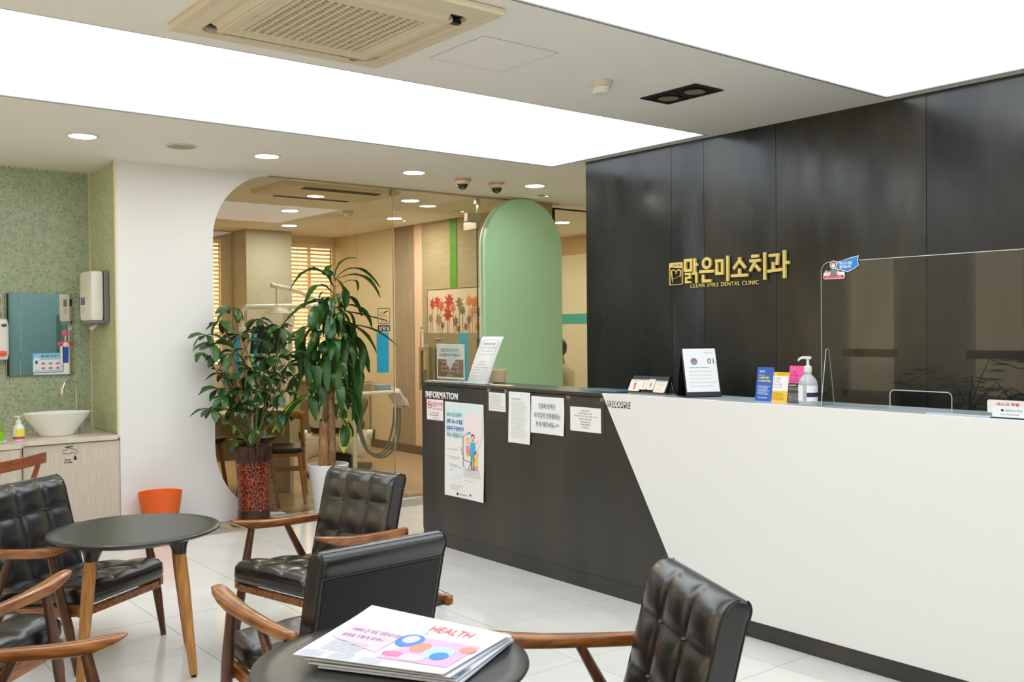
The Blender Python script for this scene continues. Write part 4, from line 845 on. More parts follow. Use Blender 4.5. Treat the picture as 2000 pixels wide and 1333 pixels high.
# ------------------------------------------------------------------ plants
leaf_green = M('dark_leaf', (40,78,34), .36, col2=(28,60,26), scale=5, spec=.6)
leaf_green2 = M('dracaena_leaf', (50,98,38), .33, col2=(34,74,28), scale=4, stretch=(1,1,.4), spec=.6)
leaf_green3 = M('mid_leaf', (58,98,44), .34, col2=(40,78,34), scale=5, spec=.6); leaf_young = M('young_leaf', (86,150,40), .4); leaf_yellow = M('yellow_leaf_edge', (196,200,40), .45)
bark = M('dracaena_bark', (176,134,94), .85, col2=(130,94,62), scale=14, stretch=(3,3,.8), bump=.6, bscale=22)
stem_m = M('green_brown_stem', (122,104,66), .7, col2=(96,90,50), scale=12)
soil = M('soil', (70,50,36), .95, bump=.8, bscale=60)
def leafmesh(name, A, Bm, C, wd, mat, edge=None, n=9, twist=0, yshape=1):
    """strap leaf along a quadratic curve A-B-C; slightly folded, closed underneath"""
    A, Bm, C = Vector(A), Vector(Bm), Vector(C); top = []; fs = []; vs = []
    Q = Bm*2-(A+C)/2
    for i in range(n+1):
        s = i/n; p = A*(1-s)**2+Q*2*s*(1-s)+C*s*s; tg = ((Q-A)*(1-s)+(C-Q)*s)
        if tg.length < 1e-5: tg = C-A
        tg.normalize(); sd = tg.cross(Vector((0,0,1)))
        if sd.length < .35: sd = (sd + Vector((.8,-.55,0))*(.35-sd.length)*2)
        sd.normalize(); sd = (Matrix.Rotation(twist*s, 3, tg) @ sd); nr = sd.cross(tg).normalized()
        q_ = min(1, s/.58); q_ = q_*q_*(3-2*q_)
        prof = .20+.80*q_ if s < .62 else max(.05, math.sqrt(max(0, 1-((s-.62)/.39)**2))*(1-.25*((s-.62)/.38)**2))
        ww = wd/2*prof; wav = .10*ww*math.sin(i*1.9)
        vs += [p-sd*ww+nr*(ww*.35+wav), p-sd*ww*.86+nr*ww*.28, p-nr*ww*.05, p+sd*ww*.86+nr*ww*.28, p+sd*ww+nr*(ww*.35-wav)]
    for i in range(n):
        for j in range(4): a = i*5+j; fs.append((a, a+1, a+6, a+5))
    me = bpy.data.meshes.new(name); me.from_pydata([tuple(v) for v in vs], [], fs); me.materials.append(mat)
    if edge:
        me.materials.append(edge)
        for k, pgn in enumerate(me.polygons):
            if k % 4 in (0, 3) or k >= 4*(n-1): pgn.material_index = 1
    me.shade_smooth(); me.update(); return me
# dracaena in the white pot
dr = thing('potted_dracaena', 'tall dracaena with long drooping leaves on a bare trunk in a plain white pot', 'plant', (3.60, 6.80, 0))
DL = Vector((3.60, 6.80, 0))
pot = MB().lathe([(.085,.012),(.10,.014),(.108,.04),(.146,.33),(.158,.385),(.160,.405),(.152,.408),(.147,.40),(.138,.36),(.001,.36)], 40).build('pot', M('white_pot', (226,228,232), .35), dr)
sc = MB().lathe([(.10,0),(.135,.004),(.150,.03),(.153,.034),(.147,.034),(.125,.011),(.001,.010)], 36).build('saucer', plastic_w, dr)
MB().lathe([(.140,.355),(.142,.372),(.10,.382),(.001,.386)], 24).build('soil', soil, dr)
tr1 = MB(); tr1.tube([(.02,.0,.37),(.03,.005,.55),(.032,.01,.8),(.04,.0,1.1),(.05,-.01,1.4),(.055,-.01,1.62),(.068,-.01,1.80)], [.040,.038,.034,.026,.020,.014,.008], 14); tr1.build('trunk', bark, dr)
tr2 = MB(); tr2.tube([(-.045,-.02,.37),(-.05,-.02,.50),(-.045,-.02,.70),(-.04,-.02,.74)], [.042,.038,.034,.030], 14); tr2.build('trunk', bark, dr)
for x, y, z in ((-.055,-.03,.74),(-.03,-.02,.74)):
    MB().tube([(x,y,z-.02),(x,y-.01,z+.06),(x+.01,y-.01,z+.14),(x+.03,y,z+.42)], [.012,.009,.008,.006], 8).build('shoot', stem_m, dr)
for L in DRACAENA_LEAVES:
    A, Bm, C = Vector(L[0:3])-DL, Vector(L[3:6])-DL, Vector(L[6:9])-DL
    inst('leaf', leafmesh('leaf', A, Bm, C, L[9]*1.12, leaf_green2, leaf_yellow if L[10] else None, twist=random.uniform(-.4,.4)), dr)
protos = []
for k in range(6):
    le = random.uniform(.22,.32); protos.append(leafmesh('leaf', (0,0,0), (le*.5,0,.04-.01*k), (le*random.uniform(.62,.8),0,-le*random.uniform(.5,.85)), random.uniform(.06,.08), leaf_green2, twist=random.uniform(-.3,.3)))
ga = 0
for k in range(60):
    z = 1.72-.92*(k/59)**1.1 if k < 52 else random.uniform(.75,.9); ga += 2.4
    if random.random() < .25 and z < 1.1: continue
    a = ga; ins = .045+.02*(1.78-z)
    s_ = random.uniform(.75,1.0)*(.75 if z > 1.6 else 1)
    if math.sin(a) > .45: s_ *= .72
    inst('leaf', protos[k % 6], dr, (ins+.018*math.cos(a), .018*math.sin(a), z), (0,random.uniform(-.2,.25),a), (s_,s_,s_))
# umbrella-leaved shrub in the glazed pot
sh = thing('potted_schefflera', 'bushy plant with whorls of oval dark leaves in a tall brown crackle-glazed pot', 'plant', (3.03, 6.90, 0))
SL = Vector((3.03, 6.90, 0))
m = bpy.data.materials.new('crackle_glaze'); m.use_nodes = True; nt = m.node_tree; bs = nt.nodes['Principled BSDF']; bs.inputs['Roughness'].default_value = .15
tc = nt.nodes.new('ShaderNodeTexCoord'); vo = nt.nodes.new('ShaderNodeTexVoronoi'); vo.feature = 'DISTANCE_TO_EDGE'; vo.inputs['Scale'].default_value = 46
mpn = nt.nodes.new('ShaderNodeMapping'); mpn.inputs['Scale'].default_value = (1,1,.8); nt.links.new(tc.outputs['Object'], mpn.inputs[0]); nt.links.new(mpn.outputs[0], vo.inputs[0])
rp = nt.nodes.new('ShaderNodeValToRGB'); rp.color_ramp.elements[0].position = .035; rp.color_ramp.elements[0].color = lin((182,72,24))+(1,); rp.color_ramp.elements[1].position = .09; rp.color_ramp.elements[1].color = lin((48,22,16))+(1,)
nt.links.new(vo.outputs['Distance'], rp.inputs[0]); nt.links.new(rp.outputs[0], bs.inputs['Base Color'])
bmp = nt.nodes.new('ShaderNodeBump'); bmp.inputs['Strength'].default_value = .4; bmp.inputs['Distance'].default_value = .004; nt.links.new(vo.outputs['Distance'], bmp.inputs['Height']); nt.links.new(bmp.outputs[0], bs.inputs['Normal'])
glaze = m; dglaze = M('dark_glaze', (44,22,16), .18, col2=(70,36,26), scale=20, stretch=(6,6,.5))
MB().lathe([(.100,.022),(.115,.024),(.118,.05),(.112,.105),(.115,.112),(.118,.30),(.125,.47),(.120,.476),(.118,.40)], 40).build('pot', glaze, sh)
MB().lathe([(.10,.020),(.119,.024),(.121,.05),(.117,.095),(.120,.108),(.114,.114),(.10,.113)], 40).build('pot_foot', dglaze, sh)
rmm = MB(); rs = []
for z, r in ((.462,.122),(.470,.131),(.485,.128),(.570,.136),(.588,.137),(.590,.130),(.57,.122),(.52,.118)):
    rs.append([((r+(.0035*math.cos(26*2*PI*j/104) if .47 < z < .589 and r > .125 else 0))*math.cos(2*PI*j/104), (r+(.0035*math.cos(26*2*PI*j/104) if .47 < z < .589 and r > .125 else 0))*math.sin(2*PI*j/104), z) for j in range(104)])
rmm.rings(rs); rmm.build('pot_rim', dglaze, sh)
MB().lathe([(.12,0),(.165,.006),(.172,.018),(.166,.020),(.12,.014),(.001,.013)], 36).build('saucer', M('brown_saucer', (126,84,50), .3), sh)
MB().lathe([(.118,.53),(.119,.552),(.06,.562),(.001,.565)], 24).build('soil', soil, sh)
def wleaf(le, wd, droop, mat):
    return leafmesh('leaf', (0,0,0), (le*.5,0,-.01*droop), (le*.95,0,-le*.42*droop), wd, mat, n=7, yshape=1)
wl_ = [wleaf(.135,.056,.3,leaf_green), wleaf(.15,.060,.8,leaf_green3), wleaf(.13,.054,1.2,leaf_green), wleaf(.145,.058,1.0,leaf_green3)]
wy = [wleaf(.075,.032,.6,leaf_young), wleaf(.09,.036,1.0,leaf_young)]
for s_, (x, y, z) in enumerate(WHORLS):
    c = Vector((x, y, z))-SL
    n_ = 7; tl = Vector((random.uniform(-.7,.7), random.uniform(-.7,.7), 0))
    young = (s_ % 6 == 3) or z < .8
    for k in range(n_):
        a = 2*PI*k/n_+random.uniform(-.25,.25)
        inst('leaf', random.choice(wy) if (young and k % 2) else random.choice(wl_), sh, tuple(c), (random.uniform(-.5,.5)+tl.x*.5, random.uniform(-.45,.75)+tl.y*math.cos(a)*.6, a), (random.uniform(.8,1.1),)*3 if not young else (.8,)*3)
    base = Vector((random.uniform(-.03,.03), random.uniform(-.03,.03), .56))
    if s_ % 2 == 0:
        mid = base.lerp(c, .55); mid.z = base.z+(c.z-base.z)*.45; mid.x = base.x+(c.x-base.x)*.35
        MB().tube([base, mid, c], [.007,.005,.003], 6).build('stem', stem_m, sh)
    else:
        near = min(WHORLS[::2], key=lambda w_: (Vector(w_)-Vector((x,y,z))).length); q = Vector(near)-SL; q2 = q.lerp(base, .35)
        MB().tube([q2, q2.lerp(c,.5)+Vector((0,0,-.02)), c], [.005,.004,.003], 6).build('stem', stem_m, sh)
MB().tube([(-.01,0,.55),(.0,.01,.8),(-.01,0,1.1)], [.011,.010,.007], 8).build('stem', M('pale_stem', (190,150,110), .8), sh)
MB().tube([(.02,-.02,.55),(.022,-.02,1.0)], .006, 8).build('support_stake', M('green_stake', (40,120,60), .4), sh)

# orange bin
ob_ = thing('waste_bin', 'orange plastic waste bin against the white partition', 'bin', (2.345, 6.93, 0))
MB().lathe([(.085,0),(.105,.002),(.150,.305),(.153,.31),(.149,.31),(.100,.012),(.001,.010)], 40, sx=1.0, sy=.92).build('bin_body', M('orange_plastic', (240,104,26), .45), ob_)

pm_ = thing('potted_palm', 'feathery potted palm by the side windows, seen as a dark reflection in the acrylic screen', 'plant', (-.92, 4.15, 0))
MB().lathe([(.11,0),(.13,.01),(.17,.30),(.175,.32),(.165,.32),(.15,.28),(.001,.28)], 28).build('pot', M('white_pot', (226,228,232), .35), pm_)
fm_ = MB()
for i in range(9):
    s_ = i/8; p = Vector((.55*s_, 0, .62*s_-.55*s_*s_*s_))
    for sd_ in (-1, 1):
        for k in range(2):
            b_ = p+Vector((.03*k, 0, 0)); e_ = b_+Vector((.10, sd_*.20*(1-.5*s_), -.05)); w_ = Vector((.014,0,0)); fm_.add([b_, b_.lerp(e_,.5)-w_, e_, b_.lerp(e_,.5)+w_], [(0,1,2,3)])
fm_.tube([(0,0,0),(.14,0,.15),(.3,0,.28),(.55,0,.07)], .005, 5); frond = fm_.mesh('frond', leaf_green, False)
for i in range(13): inst('frond', frond, pm_, (.03*math.cos(i*2.4), .03*math.sin(i*2.4), .30+.04*i), (0, random.uniform(-.5,.1), i*2.4), (.95,)*3)
MB().tube([(0,0,.28),(0,0,.85)], [.04,.012], 8).build('stem', bark, pm_)

# ------------------------------------------------------------------ sink niche
vein = M('bleached_wood_laminate', (214,204,188), .5, col2=(200,188,170), scale=10, stretch=(14,14,.6))
cb_ = thing('sink_cabinet', 'pale wood grain cabinet with the save water pictogram, below the wash basin', 'cabinet', (1.82, 7.12, 0))
B('body', vein, -.32, .305, .02, .62, .0, .685, cb_)
B('door', vein, -.318, .306, .0, .019, .06, .678, cb_, bevel=.001)
B('plinth', vein, -.318, .306, .01, .019, 0, .055, cb_)
ps = child('save_water_sign', cb_, basis((1.745, 7.119, .54), (1,0,0)), Matrix.Translation((1.82,7.12,0)))
m = MB(); m.prism([(.022,.112),(.072,.117),(.072,.124),(.022,.119)], 0,.0012, lambda u,v,d:(u,v,d))
m.tube([(.0,.092,.0006),(.02,.094,.0006),(.034,.102,.0006),(.047,.114,.0006),(.058,.103,.0006),(.075,.100,.0006),(.09,.098,.0006),(.097,.086,.0006),(.097,.070,.0006),(.080,.069,.0006),(.078,.078,.0006),(.068,.080,.0006),(.05,.071,.0006),(.03,.070,.0006),(.018,.076,.0006),(0,.074,.0006)], .0016, 6)
m.prism([(.085,.058),(.094,.040),(.096,.032),(.090,.024),(.080,.024),(.074,.032),(.076,.040)], 0,.0012, lambda u,v,d:(u,v,d)); m.build('tap_pictogram', ink, ps, smooth=False)
text('SAVE', ink, ps, .016, .024, .040, .010, bold=.04); text('WATER', ink, ps, .010, .006, .056, .010, bold=.04)
c2 = thing('low_cabinet', 'pale wood grain cabinet at the left edge with magenta lettering, standing slightly forward', 'cabinet', (1.1, 7.0, 0))
m = MB(); m.prism([(-.6,.72),(.395,.72),(.395,.12),(.35,-.03),(-.6,-.16)], 0,.682, lambda u,v,d:(u,v,d)); m.build('body', vein, c2, smooth=False, bevel=.001)
lt = child('magenta_sign', c2, basis((1.165, 6.893, .52), (1,.137,0)), Matrix.Translation((1.1,7.0,0)))
text('양치', M('magenta_letter', (200,40,100), .5), lt, .04,.075,.12,.04,bold=.03); text('시설', MATS['magenta_letter'], lt, .04,.0,.12,.045,bold=.03)
wtp = thing('washstand_top', 'pale stone countertop running under the basin and along the tiled niche', 'countertop', (1.5, 7.1, 0))
m = MB(); m.prism([(-1.0,.655),(.615,.655),(.615,.0),(.01,.0),(-.04,-.135),(-1.0,-.275)], .686,.718, lambda u,v,d:(u,v,d)); m.build('slab', M('pale_stone_top', (222,212,194), .25, col2=(212,200,180), scale=6), wtp, smooth=False, bevel=.001)
# basin
bs_ = thing('wash_basin', 'white vessel basin flaring to a wide oval rim', 'sink', (1.775, 7.36, .7185), .0)
MB().lathe([(.10,0),(.108,.004),(.112,.010),(.150,.06),(.196,.118),(.222,.158),(.226,.163),(.220,.163),(.19,.125),(.14,.07),(.09,.035),(.001,.03)], 56, sx=1.0, sy=.78).build('bowl', M('white_ceramic', (236,236,232), .12, spec=.6), bs_)
MB().lathe([(.018,.031),(.02,.034),(.001,.035)], 16).build('drain', chrome, bs_)
fa = thing('basin_faucet', 'chrome gooseneck tap behind the white basin', 'faucet', (1.955, 7.545, .7185))
MB().tube([(0,0,0),(0,0,.12)], .016, 14).build('body', chrome, fa)
MB().tube(spline([(0,0,.10),(0,0,.30),(-.005,-.005,.345),(-.03,-.02,.375),(-.06,-.035,.380),(-.09,-.05,.365),(-.105,-.06,.335),(-.112,-.063,.305)]), .009, 12).build('spout', chrome, fa)
MB().tube([(-.1105,-.0625,.33),(-.113,-.064,.28)], .0125, 12).build('nozzle', chrome, fa)
MB().tube([(.0,-.01,.085),(.035,-.045,.09),(.05,-.06,.09)], .0155, 14).build('handle', chrome, fa); MB().tube([(.05,-.06,.09),(.066,-.076,.09)], .0175, 14).build('handle_cap', chrome, fa); MB().tube([(.058,-.068,.10),(.062,-.072,.16)], .003, 6).build('lever', chrome, fa)
sp = thing('soap_bottle', 'white foam soap pump bottle with a yellow and magenta label', 'bottle', (1.49, 7.18, .7185))
MB().lathe([(.03,0),(.034,.003),(.035,.01),(.035,.085),(.031,.10),(.018,.112),(.017,.118)], 24).build('bottle_body', plastic_w, sp)
MB().lathe([(.018,.112),(.019,.114),(.019,.135),(.012,.138),(.006,.14),(.006,.160),(.001,.160)], 16).build('pump_collar', plastic_w, sp)
m = MB(); m.rbox((-.005,0,.165), (.045,.018,.010), .004, (4,2,2)); m.build('pump_head', plastic_w, sp)
def band(par, r, z0, z1, a0, a1, mt, nm):
    m = MB(); nn_ = 14; A = [math.radians(a0+(a1-a0)*i/nn_) for i in range(nn_+1)]
    m.add([(r*math.cos(a), r*math.sin(a), z) for z in (z0,z1) for a in A], [(i, i+1, nn_+2+i, nn_+1+i) for i in range(nn_)]); return m.build(nm, mt, par)
band(sp, .0354, .03, .082, -135, -40, M('label_yellow', (236,226,70), .5), 'label'); band(sp, .0357, .012, .03, -200, 10, M('label_magenta', (196,60,120), .5), 'label_band'); band(sp, .0354, .03, .082, -185, -135, paper, 'label')
cu = thing('toothbrush_cup', 'lime green cup full of yellow disposable toothbrushes on a white saucer', 'cup', (1.345, 7.14, .7185))
MB().lathe([(.04,0),(.062,.002),(.068,.010),(.064,.012),(.001,.008)], 28).build('saucer', plastic_w, cu)
MB().lathe([(.040,.010),(.043,.014),(.046,.078),(.043,.078),(.040,.02),(.001,.018)], 24).build('cup', M('lime_plastic', (130,214,24), .3), cu)
bm_ = MB().rbox((0,0,.065), (.006,.005,.13), .002, (2,2,4)).mesh('toothbrush_stick', M('lemon_plastic', (228,240,110), .35), True)
for i in range(13): a = i*2.4; inst('toothbrush', bm_, cu, (.026*math.cos(a)*(i/13)**.5, .026*math.sin(a)*(i/13)**.5, .022), (random.uniform(-.12,.12), random.uniform(-.12,.12), a))
MB().lathe([(.045,.079),(.0455,.145),(.0445,.145),(.044,.079)], 24).build('clear_sleeve', M('frosted_clear', (220,236,160), .2, trans=.8), cu)
# mirror
mr = thing('wall_mirror', 'two part frameless mirror cabinet on the mosaic wall', 'mirror', (1.757, 7.757, 1.433))
B('cabinet_back', M('mirror_back', (120,124,120), .4), -.226, .226, -.018, 0, -.30, .30, mr)
mirm = M('mirror_silver', (222,228,222), .01, metal=1)
B('mirror_pane', mirm, -.224, -.138, -.024, -.018, -.298, .298, mr, bevel=.0008); B('mirror_pane', mirm, -.134, .224, -.024, -.018, -.298, .298, mr, bevel=.0008)
# dispenser on the side wall
dp = thing('paper_towel_dispenser', 'white and grey paper towel dispenser with a purple label on the tiled side wall', 'dispenser', mat=basis((2.124, 7.44, 1.70), (0,-1,0)))
def dpx(poly, d0, d1, nm, mt, bevel=0): return MB().prism(poly, d0, d1, lambda u,v,d:(d,v,u)).build(nm, mt, dp, smooth=False, bevel=bevel)
m = MB(); m.rbox((0,0,.02), (.30,.38,.04), .012, (6,6,2)); m.build('back_shell', plastic_g, dp)
m = MB(); m.rbox((0,.008,.085), (.30,.36,.09), .02, (8,8,4)); m.build('front_cover', plastic_w, dp)
m = MB(); m.rbox((0,-.178,.07), (.28,.03,.10), .01, (6,2,4)); m.build('bottom_shell', plastic_g, dp)
pur = M('purple_label', (104,70,128), .5)
B('label', pur, -.10, .0, -.055, .0, .1302, .1309, dp); B('label', pur, -.1503, -.1500, -.055, 0, .075, .125, dp)
text('핸드타월', M('lilac_ink', (200,180,215), .5), dp, -.085, -.02, .07, .012, z=.1312)
for xx in (-.07, -.02): B('slot', black_m, xx-.003, xx+.003, -.11, -.07, .1302, .1308, dp)
B('keyhole', black_m, .055, .062, -.02, 0, .1302, .1308, dp)
m = MB(); m.add([(-.10,-.19,.05),(.06,-.19,.05),(.045,-.225,.08),(.01,-.245,.09),(-.02,-.23,.085),(-.06,-.235,.09),(-.09,-.215,.07)], [(0,1,2,3,4,5,6)]); po = m.build('paper_towel', paper, dp); sd_ = po.modifiers.new('s','SOLIDIFY'); sd_.thickness = .003
# things on the mirror
hw = thing('handwashing_notice', 'blue bordered hand washing notice on the mirror', 'notice', mat=basis((1.70, 7.731, 1.15), (1,0,0)))
B('card', M('notice_blue', (70,160,214), .5), 0, .215, 0, .148, 0, .001, hw); rect(hw, paper, .007,.208,.007,.098,.0014,name='white_field'); rect(hw, M('notice_sky', (150,214,236), .5), .007,.208,.100,.142,.0014,name='heading_band')
text('올바른 손씻기', M('navy_print', (30,40,110), .5), hw, .06,.114,.12,.018,z=.0018,bold=.02); flat(hw, paper, ell(.032,.102,.02,.012), .0016, name='foam_print'); flat(hw, M('drop_blue', (50,90,160), .5), [(.02,.09),(.04,.09),(.036,.068),(.028,.062),(.022,.07)], .0017, name='drop_print')
for i in range(3):
    for j in range(2): flat(hw, M('hand_print', (190,110,150), .5), ell(.075+.05*i,.068-.034*j,.014,.008,12), .0017, name='hand_print')
scribble(hw, ink_grey, .02,.20,.012,.02,1,.0018,seed=2)
hk = thing('brush_holder', 'pink and white child toothbrush holder stuck on the mirror', 'holder', mat=basis((1.93, 7.731, 1.20), (1,0,0)))
pnk = M('hot_pink', (226,50,110), .35)
m = MB(); m.lathe([(.001,0),(.024,0),(.026,.005),(.012,.009),(.001,.010)], 20, c=(0,.24,0)); m.build('suction_cup', M('clear_pink', (226,120,160), .15, trans=.3), hk)
m = MB(); m.rbox((0,.165,.014), (.11,.03,.024), .011, (6,4,3), xf=lambda p: Vector((p.x, p.y-abs(p.x)**1.6*.9, p.z))); m.build('roof', pnk, hk)
m = MB(); m.ball((0,.155,.02), .026, 14, (1,.8,.6)); m.build('face', plastic_w, hk); m = MB(); m.tube([(0,.18,.006),(0,.22,.004)], .004, 6); m.build('neck', plastic_w, hk)
B('blue_brush', M('royal_plastic', (30,80,190), .35), -.014,.016,.02,.14,.008,.020,hk,bevel=.003); B('white_brush', plastic_w, -.038,-.022,.0,.15,.006,.016,hk,bevel=.003)
fm = MB(); fm.rbox((0,0,0),(.07,.13,.03),.01,(4,4,2)); ds = thing('soap_dispenser', 'white wall soap dispenser with an orange button, cut off by the left edge', 'dispenser', mat=basis((1.475, 7.755, 1.40), (1,0,0)))
m = MB(); m.rbox((0,0,.05), (.13,.30,.09), .03, (6,6,4)); m.build('case', plastic_w, ds); m = MB(); m.rbox((.0,-.10,.10), (.09,.035,.02), .009, (4,3,2)); m.build('button', M('orange_button', (240,90,40), .4), ds)
flat(ds, pur, ell(.03,.10,.02,.012), .0965, name='emblem')

# ------------------------------------------------------------------ ceiling fittings
def cyl_ring(m, r0, r1, z0, z1, n=40): m.rings([[(r0*math.cos(2*PI*j/n), r0*math.sin(2*PI*j/n), z0) for j in range(n)],[(r1*math.cos(2*PI*j/n), r1*math.sin(2*PI*j/n), z0) for j in range(n)],[(r1*math.cos(2*PI*j/n), r1*math.sin(2*PI*j/n), z1) for j in range(n)],[(r0*math.cos(2*PI*j/n), r0*math.sin(2*PI*j/n), z1) for j in range(n)]], closed=True)
lampf = EM('lamp_disc_front', (255,249,240), 70)
lampm = EM('lamp_disc', (255,248,236), DOWN_STRENGTH); trimw = M('lamp_trim', (226,224,218), .4)
dls = [(1.699,6.34,'recessed ceiling light above the mosaic niche'),(2.907,6.33,'recessed ceiling light in front of the rounded cut-out'),(4.116,6.33,'recessed ceiling light beside the two dome cameras, on their left'),(5.33,6.325,'recessed ceiling light above the green arch'),
       (4.975,7.72,'recessed ceiling light just behind the glass front'),(4.40,9.06,'middle recessed ceiling light above the dental chair'),(5.01,10.33,'recessed ceiling light deepest in the treatment room, before the grey column'),(5.63,9.05,'recessed ceiling light in the treatment room near the brown wall strip'),(7.42,8.32,'recessed ceiling light in the room of the seated person'),(7.42,9.6,'unseen recessed light added deep in the far right room to brighten it'),(8.3,7.6,'unseen recessed light added behind the black wall to brighten the far right room')]  # last two lamps are added out of sight to brighten the far room
p0 = None
for x, y, lab in dls:
    if p0 is None:
        p0 = thing('downlight', lab, 'ceiling light', (x, y, HC-.0075), group='round recessed ceiling lights'); m = MB(); cyl_ring(m, .080, .094, 0, .007); m.build('trim_ring', trimw, p0)
        MB().lathe([(.001,.002),(.080,.002),(.080,.006),(.001,.006)], 36).build('lens', lampf, p0)
    else: c_ = copytree(p0, (x, y, HC-.0075), 0, lab)
    if p0 is not None and y > 7 and 'lens_in' not in globals():
        lens_in = [c for c in c_.children if c.name.startswith('lens')][0].data.copy(); lens_in.materials[0] = lampm
    if y > 7: [c for c in c_.children if c.name.startswith('lens')][0].data = lens_in
spotm = EM('small_spot', (255,226,170), 14)
q0 = None
for x, y, lab in ((5.84,9.19,'tiny twin spot on the treatment room ceiling'),(5.88,8.14,'tiny twin spot above the open glass door'),(5.84,6.76,'tiny twin spot on the ceiling above the green arch, next to the black wall')):
    if q0 is None:
        q0 = thing('mini_spot', lab, 'ceiling light', (x,y,HC-.004), group='tiny twin ceiling spots'); m = MB(); cyl_ring(m,.016,.028,0,.003,20); m.build('trim_ring', brushed, q0); MB().lathe([(.001,.001),(.015,.001),(.015,.003),(.001,.003)],16).build('lens', spotm, q0); MB().lathe([(.001,.0),(.026,.0),(.026,.003),(.001,.003)],16,c=(-.07,0,0)).build('sensor_eye', plastic_g, q0)
    else: copytree(q0, (x,y,HC-.004), 0, lab)
t = thing('ceiling_speaker', 'grey round speaker grille between two recessed lights', 'speaker', (2.305, 6.32, HC-.008)); m = MB(); cyl_ring(m,.086,.098,0,.0075); m.build('rim', plastic_ivory, t); MB().lathe([(.001,.002),(.086,.002),(.086,.006),(.001,.006)],36).build('grille', M('grey_mesh', (168,160,142), .7), t)
# twin black spotlight
t = thing('twin_spotlight', 'black square twin spotlight recessed in the grey ceiling strip', 'spotlight', (3.875, 3.408, HC-.006))
m = MB()
for a in ((-.11,.11,-.19,-.165),(-.11,.11,.165,.19),(-.11,-.085,-.165,.165),(.085,.11,-.165,.165),(-.085,.085,-.015,.015)): m.box(*a, 0, .005)
m.build('bezel', black_m, t, smooth=False); B('recess', M('matt_black', (12,12,12), .9), -.085,.085,-.165,.165,.003,.0055,t)
for s in (-1, 1):
    m = MB(); cyl_ring(m,.056,.070,-.004,.006,32); m.build('gimbal', black_m, t); MB().lathe([(.001,-.001),(.054,-.003),(.056,.002),(.001,.0025)],28).build('reflector', M('warm_reflector', (196,184,150), .25, metal=.6), t)
    for k_ in (-1,-2): t.children[k_] if False else None
for ch in [c for c in t.children if c.name.startswith('gimbal') or c.name.startswith('reflector')]: pass
gs = [c for c in t.children if c.name.startswith('gimbal')]; rs_ = [c for c in t.children if c.name.startswith('reflector')]
for i, (a, b2) in enumerate(zip(gs, rs_)): a.location.y = b2.location.y = (-.09, .09)[i]
# smoke detectors
def smoke(x, y, lab):
    t = thing('smoke_detector', lab, 'smoke detector', (x,y,HC)); MB().lathe([(.001,-.062),(.036,-.060),(.040,-.052),(.042,-.030),(.05,-.028),(.052,-.024),(.053,-.002),(.053,-.0005),(.001,-.0005)],32).build('sensor_head', plastic_ivory, t); MB().lathe([(.001,-.0645),(.036,-.062),(.043,-.050),(.0435,-.032),(.001,-.032)],32).build('sensor_cap', plastic_w, t)
smoke(3.36, 3.47, 'round white smoke detector left of the black twin spotlight'); smoke(4.904, 8.77, 'round smoke detector on the ceiling inside the treatment room')
# dome cameras
for x, y, lab in ((4.60,6.36,'left of the two dome security cameras on the ceiling'),(4.955,6.37,'right of the two dome security cameras on the ceiling')):
    t = thing('dome_camera', lab, 'security camera', (x,y,HC)); t['group'] = 'dome cameras'
    MB().lathe([(.001,-.05),(.050,-.050),(.056,-.045),(.066,-.015),(.067,-.004),(.067,-.0005),(.001,-.0005)],36).build('housing', plastic_ivory, t)
    MB().lathe([(.060,-.0215),(.0665,-.0215),(.0685,-.015),(.062,-.015)],36).build('orange_ring', M('orange_ring', (214,96,50), .5), t)
    MB().lathe([(.001,-.094),(.018,-.090),(.034,-.078),(.044,-.060),(.045,-.049),(.001,-.049)],32).build('dome', M('smoked_dome', (28,28,32), .08, spec=.8), t)
    m = MB(); m.ball((-.012,-.02,-.078), .012, 10); m.build('lens', plastic_g, t)
# cassette air conditioner
ac = thing('ceiling_air_conditioner', 'ivory four way cassette air conditioner with a slotted square intake grille', 'air conditioner', (1.832, 3.378, HC))
ivory = M('aged_ivory', (220,206,176), .5)
m = MB()
def fr4(m, o1, o2, z0, z1):   # square frame
    for a in ((-o1,o1,-o1,-o2),(-o1,o1,o2,o1),(-o1,-o2,-o2,o2),(o2,o1,-o2,o2)): m.box(*a, z0, z1)
fr4(m, .475, .44, -.028, -.001); m.build('outer_frame', ivory, ac, smooth=False, bevel=.004)
m = MB(); m.rings([[(u,v,-.0245) for u,v in rrect(-.445,.445,-.445,.445,.002,6)],[(u,v,-.028) for u,v in rrect(-.43,.43,-.43,.43,.06,6)],[(u,v,-.036) for u,v in rrect(-.40,.40,-.40,.40,.06,6)],[(u,v,-.034) for u,v in rrect(-.385,.385,-.385,.385,.05,6)],[(u,v,-.014) for u,v in rrect(-.382,.382,-.382,.382,.05,6)]], cap=False); m.build('outer_ring', ivory, ac)
B('plenum', M('vent_dark', (40,36,30), .8), -.44,.44,-.44,.44,-.012,-.004,ac)
m = MB(); fr4(m, .335, .285, -.044, -.020); m.build('inner_frame', ivory, ac, smooth=False, bevel=.008)
for i in range(4):
    a = i*PI/2; c, s = math.cos(a), math.sin(a)
    fl_o = MB().rbox((0,0,0), (.60,.055,.005), .002, (4,2,2)).build('louvre', ivory, ac); fl_o.location = (-s*.362, c*.362, -.030); fl_o.rotation_euler = (math.radians(20 if i % 2 else 32), 0, a)
    e_ = MB().rbox((0,0,0), (.03,.05,.02), .004, (2,2,2)).build('louvre_hinge', black_m, ac); e_.location = (-s*.362+c*.30, c*.362+s*.30, -.028); e_.rotation_euler = (0,0,a)
m = MB(); fr4(m, .285, .255, -.040, -.030); m.build('grille_frame', ivory, ac, smooth=False)
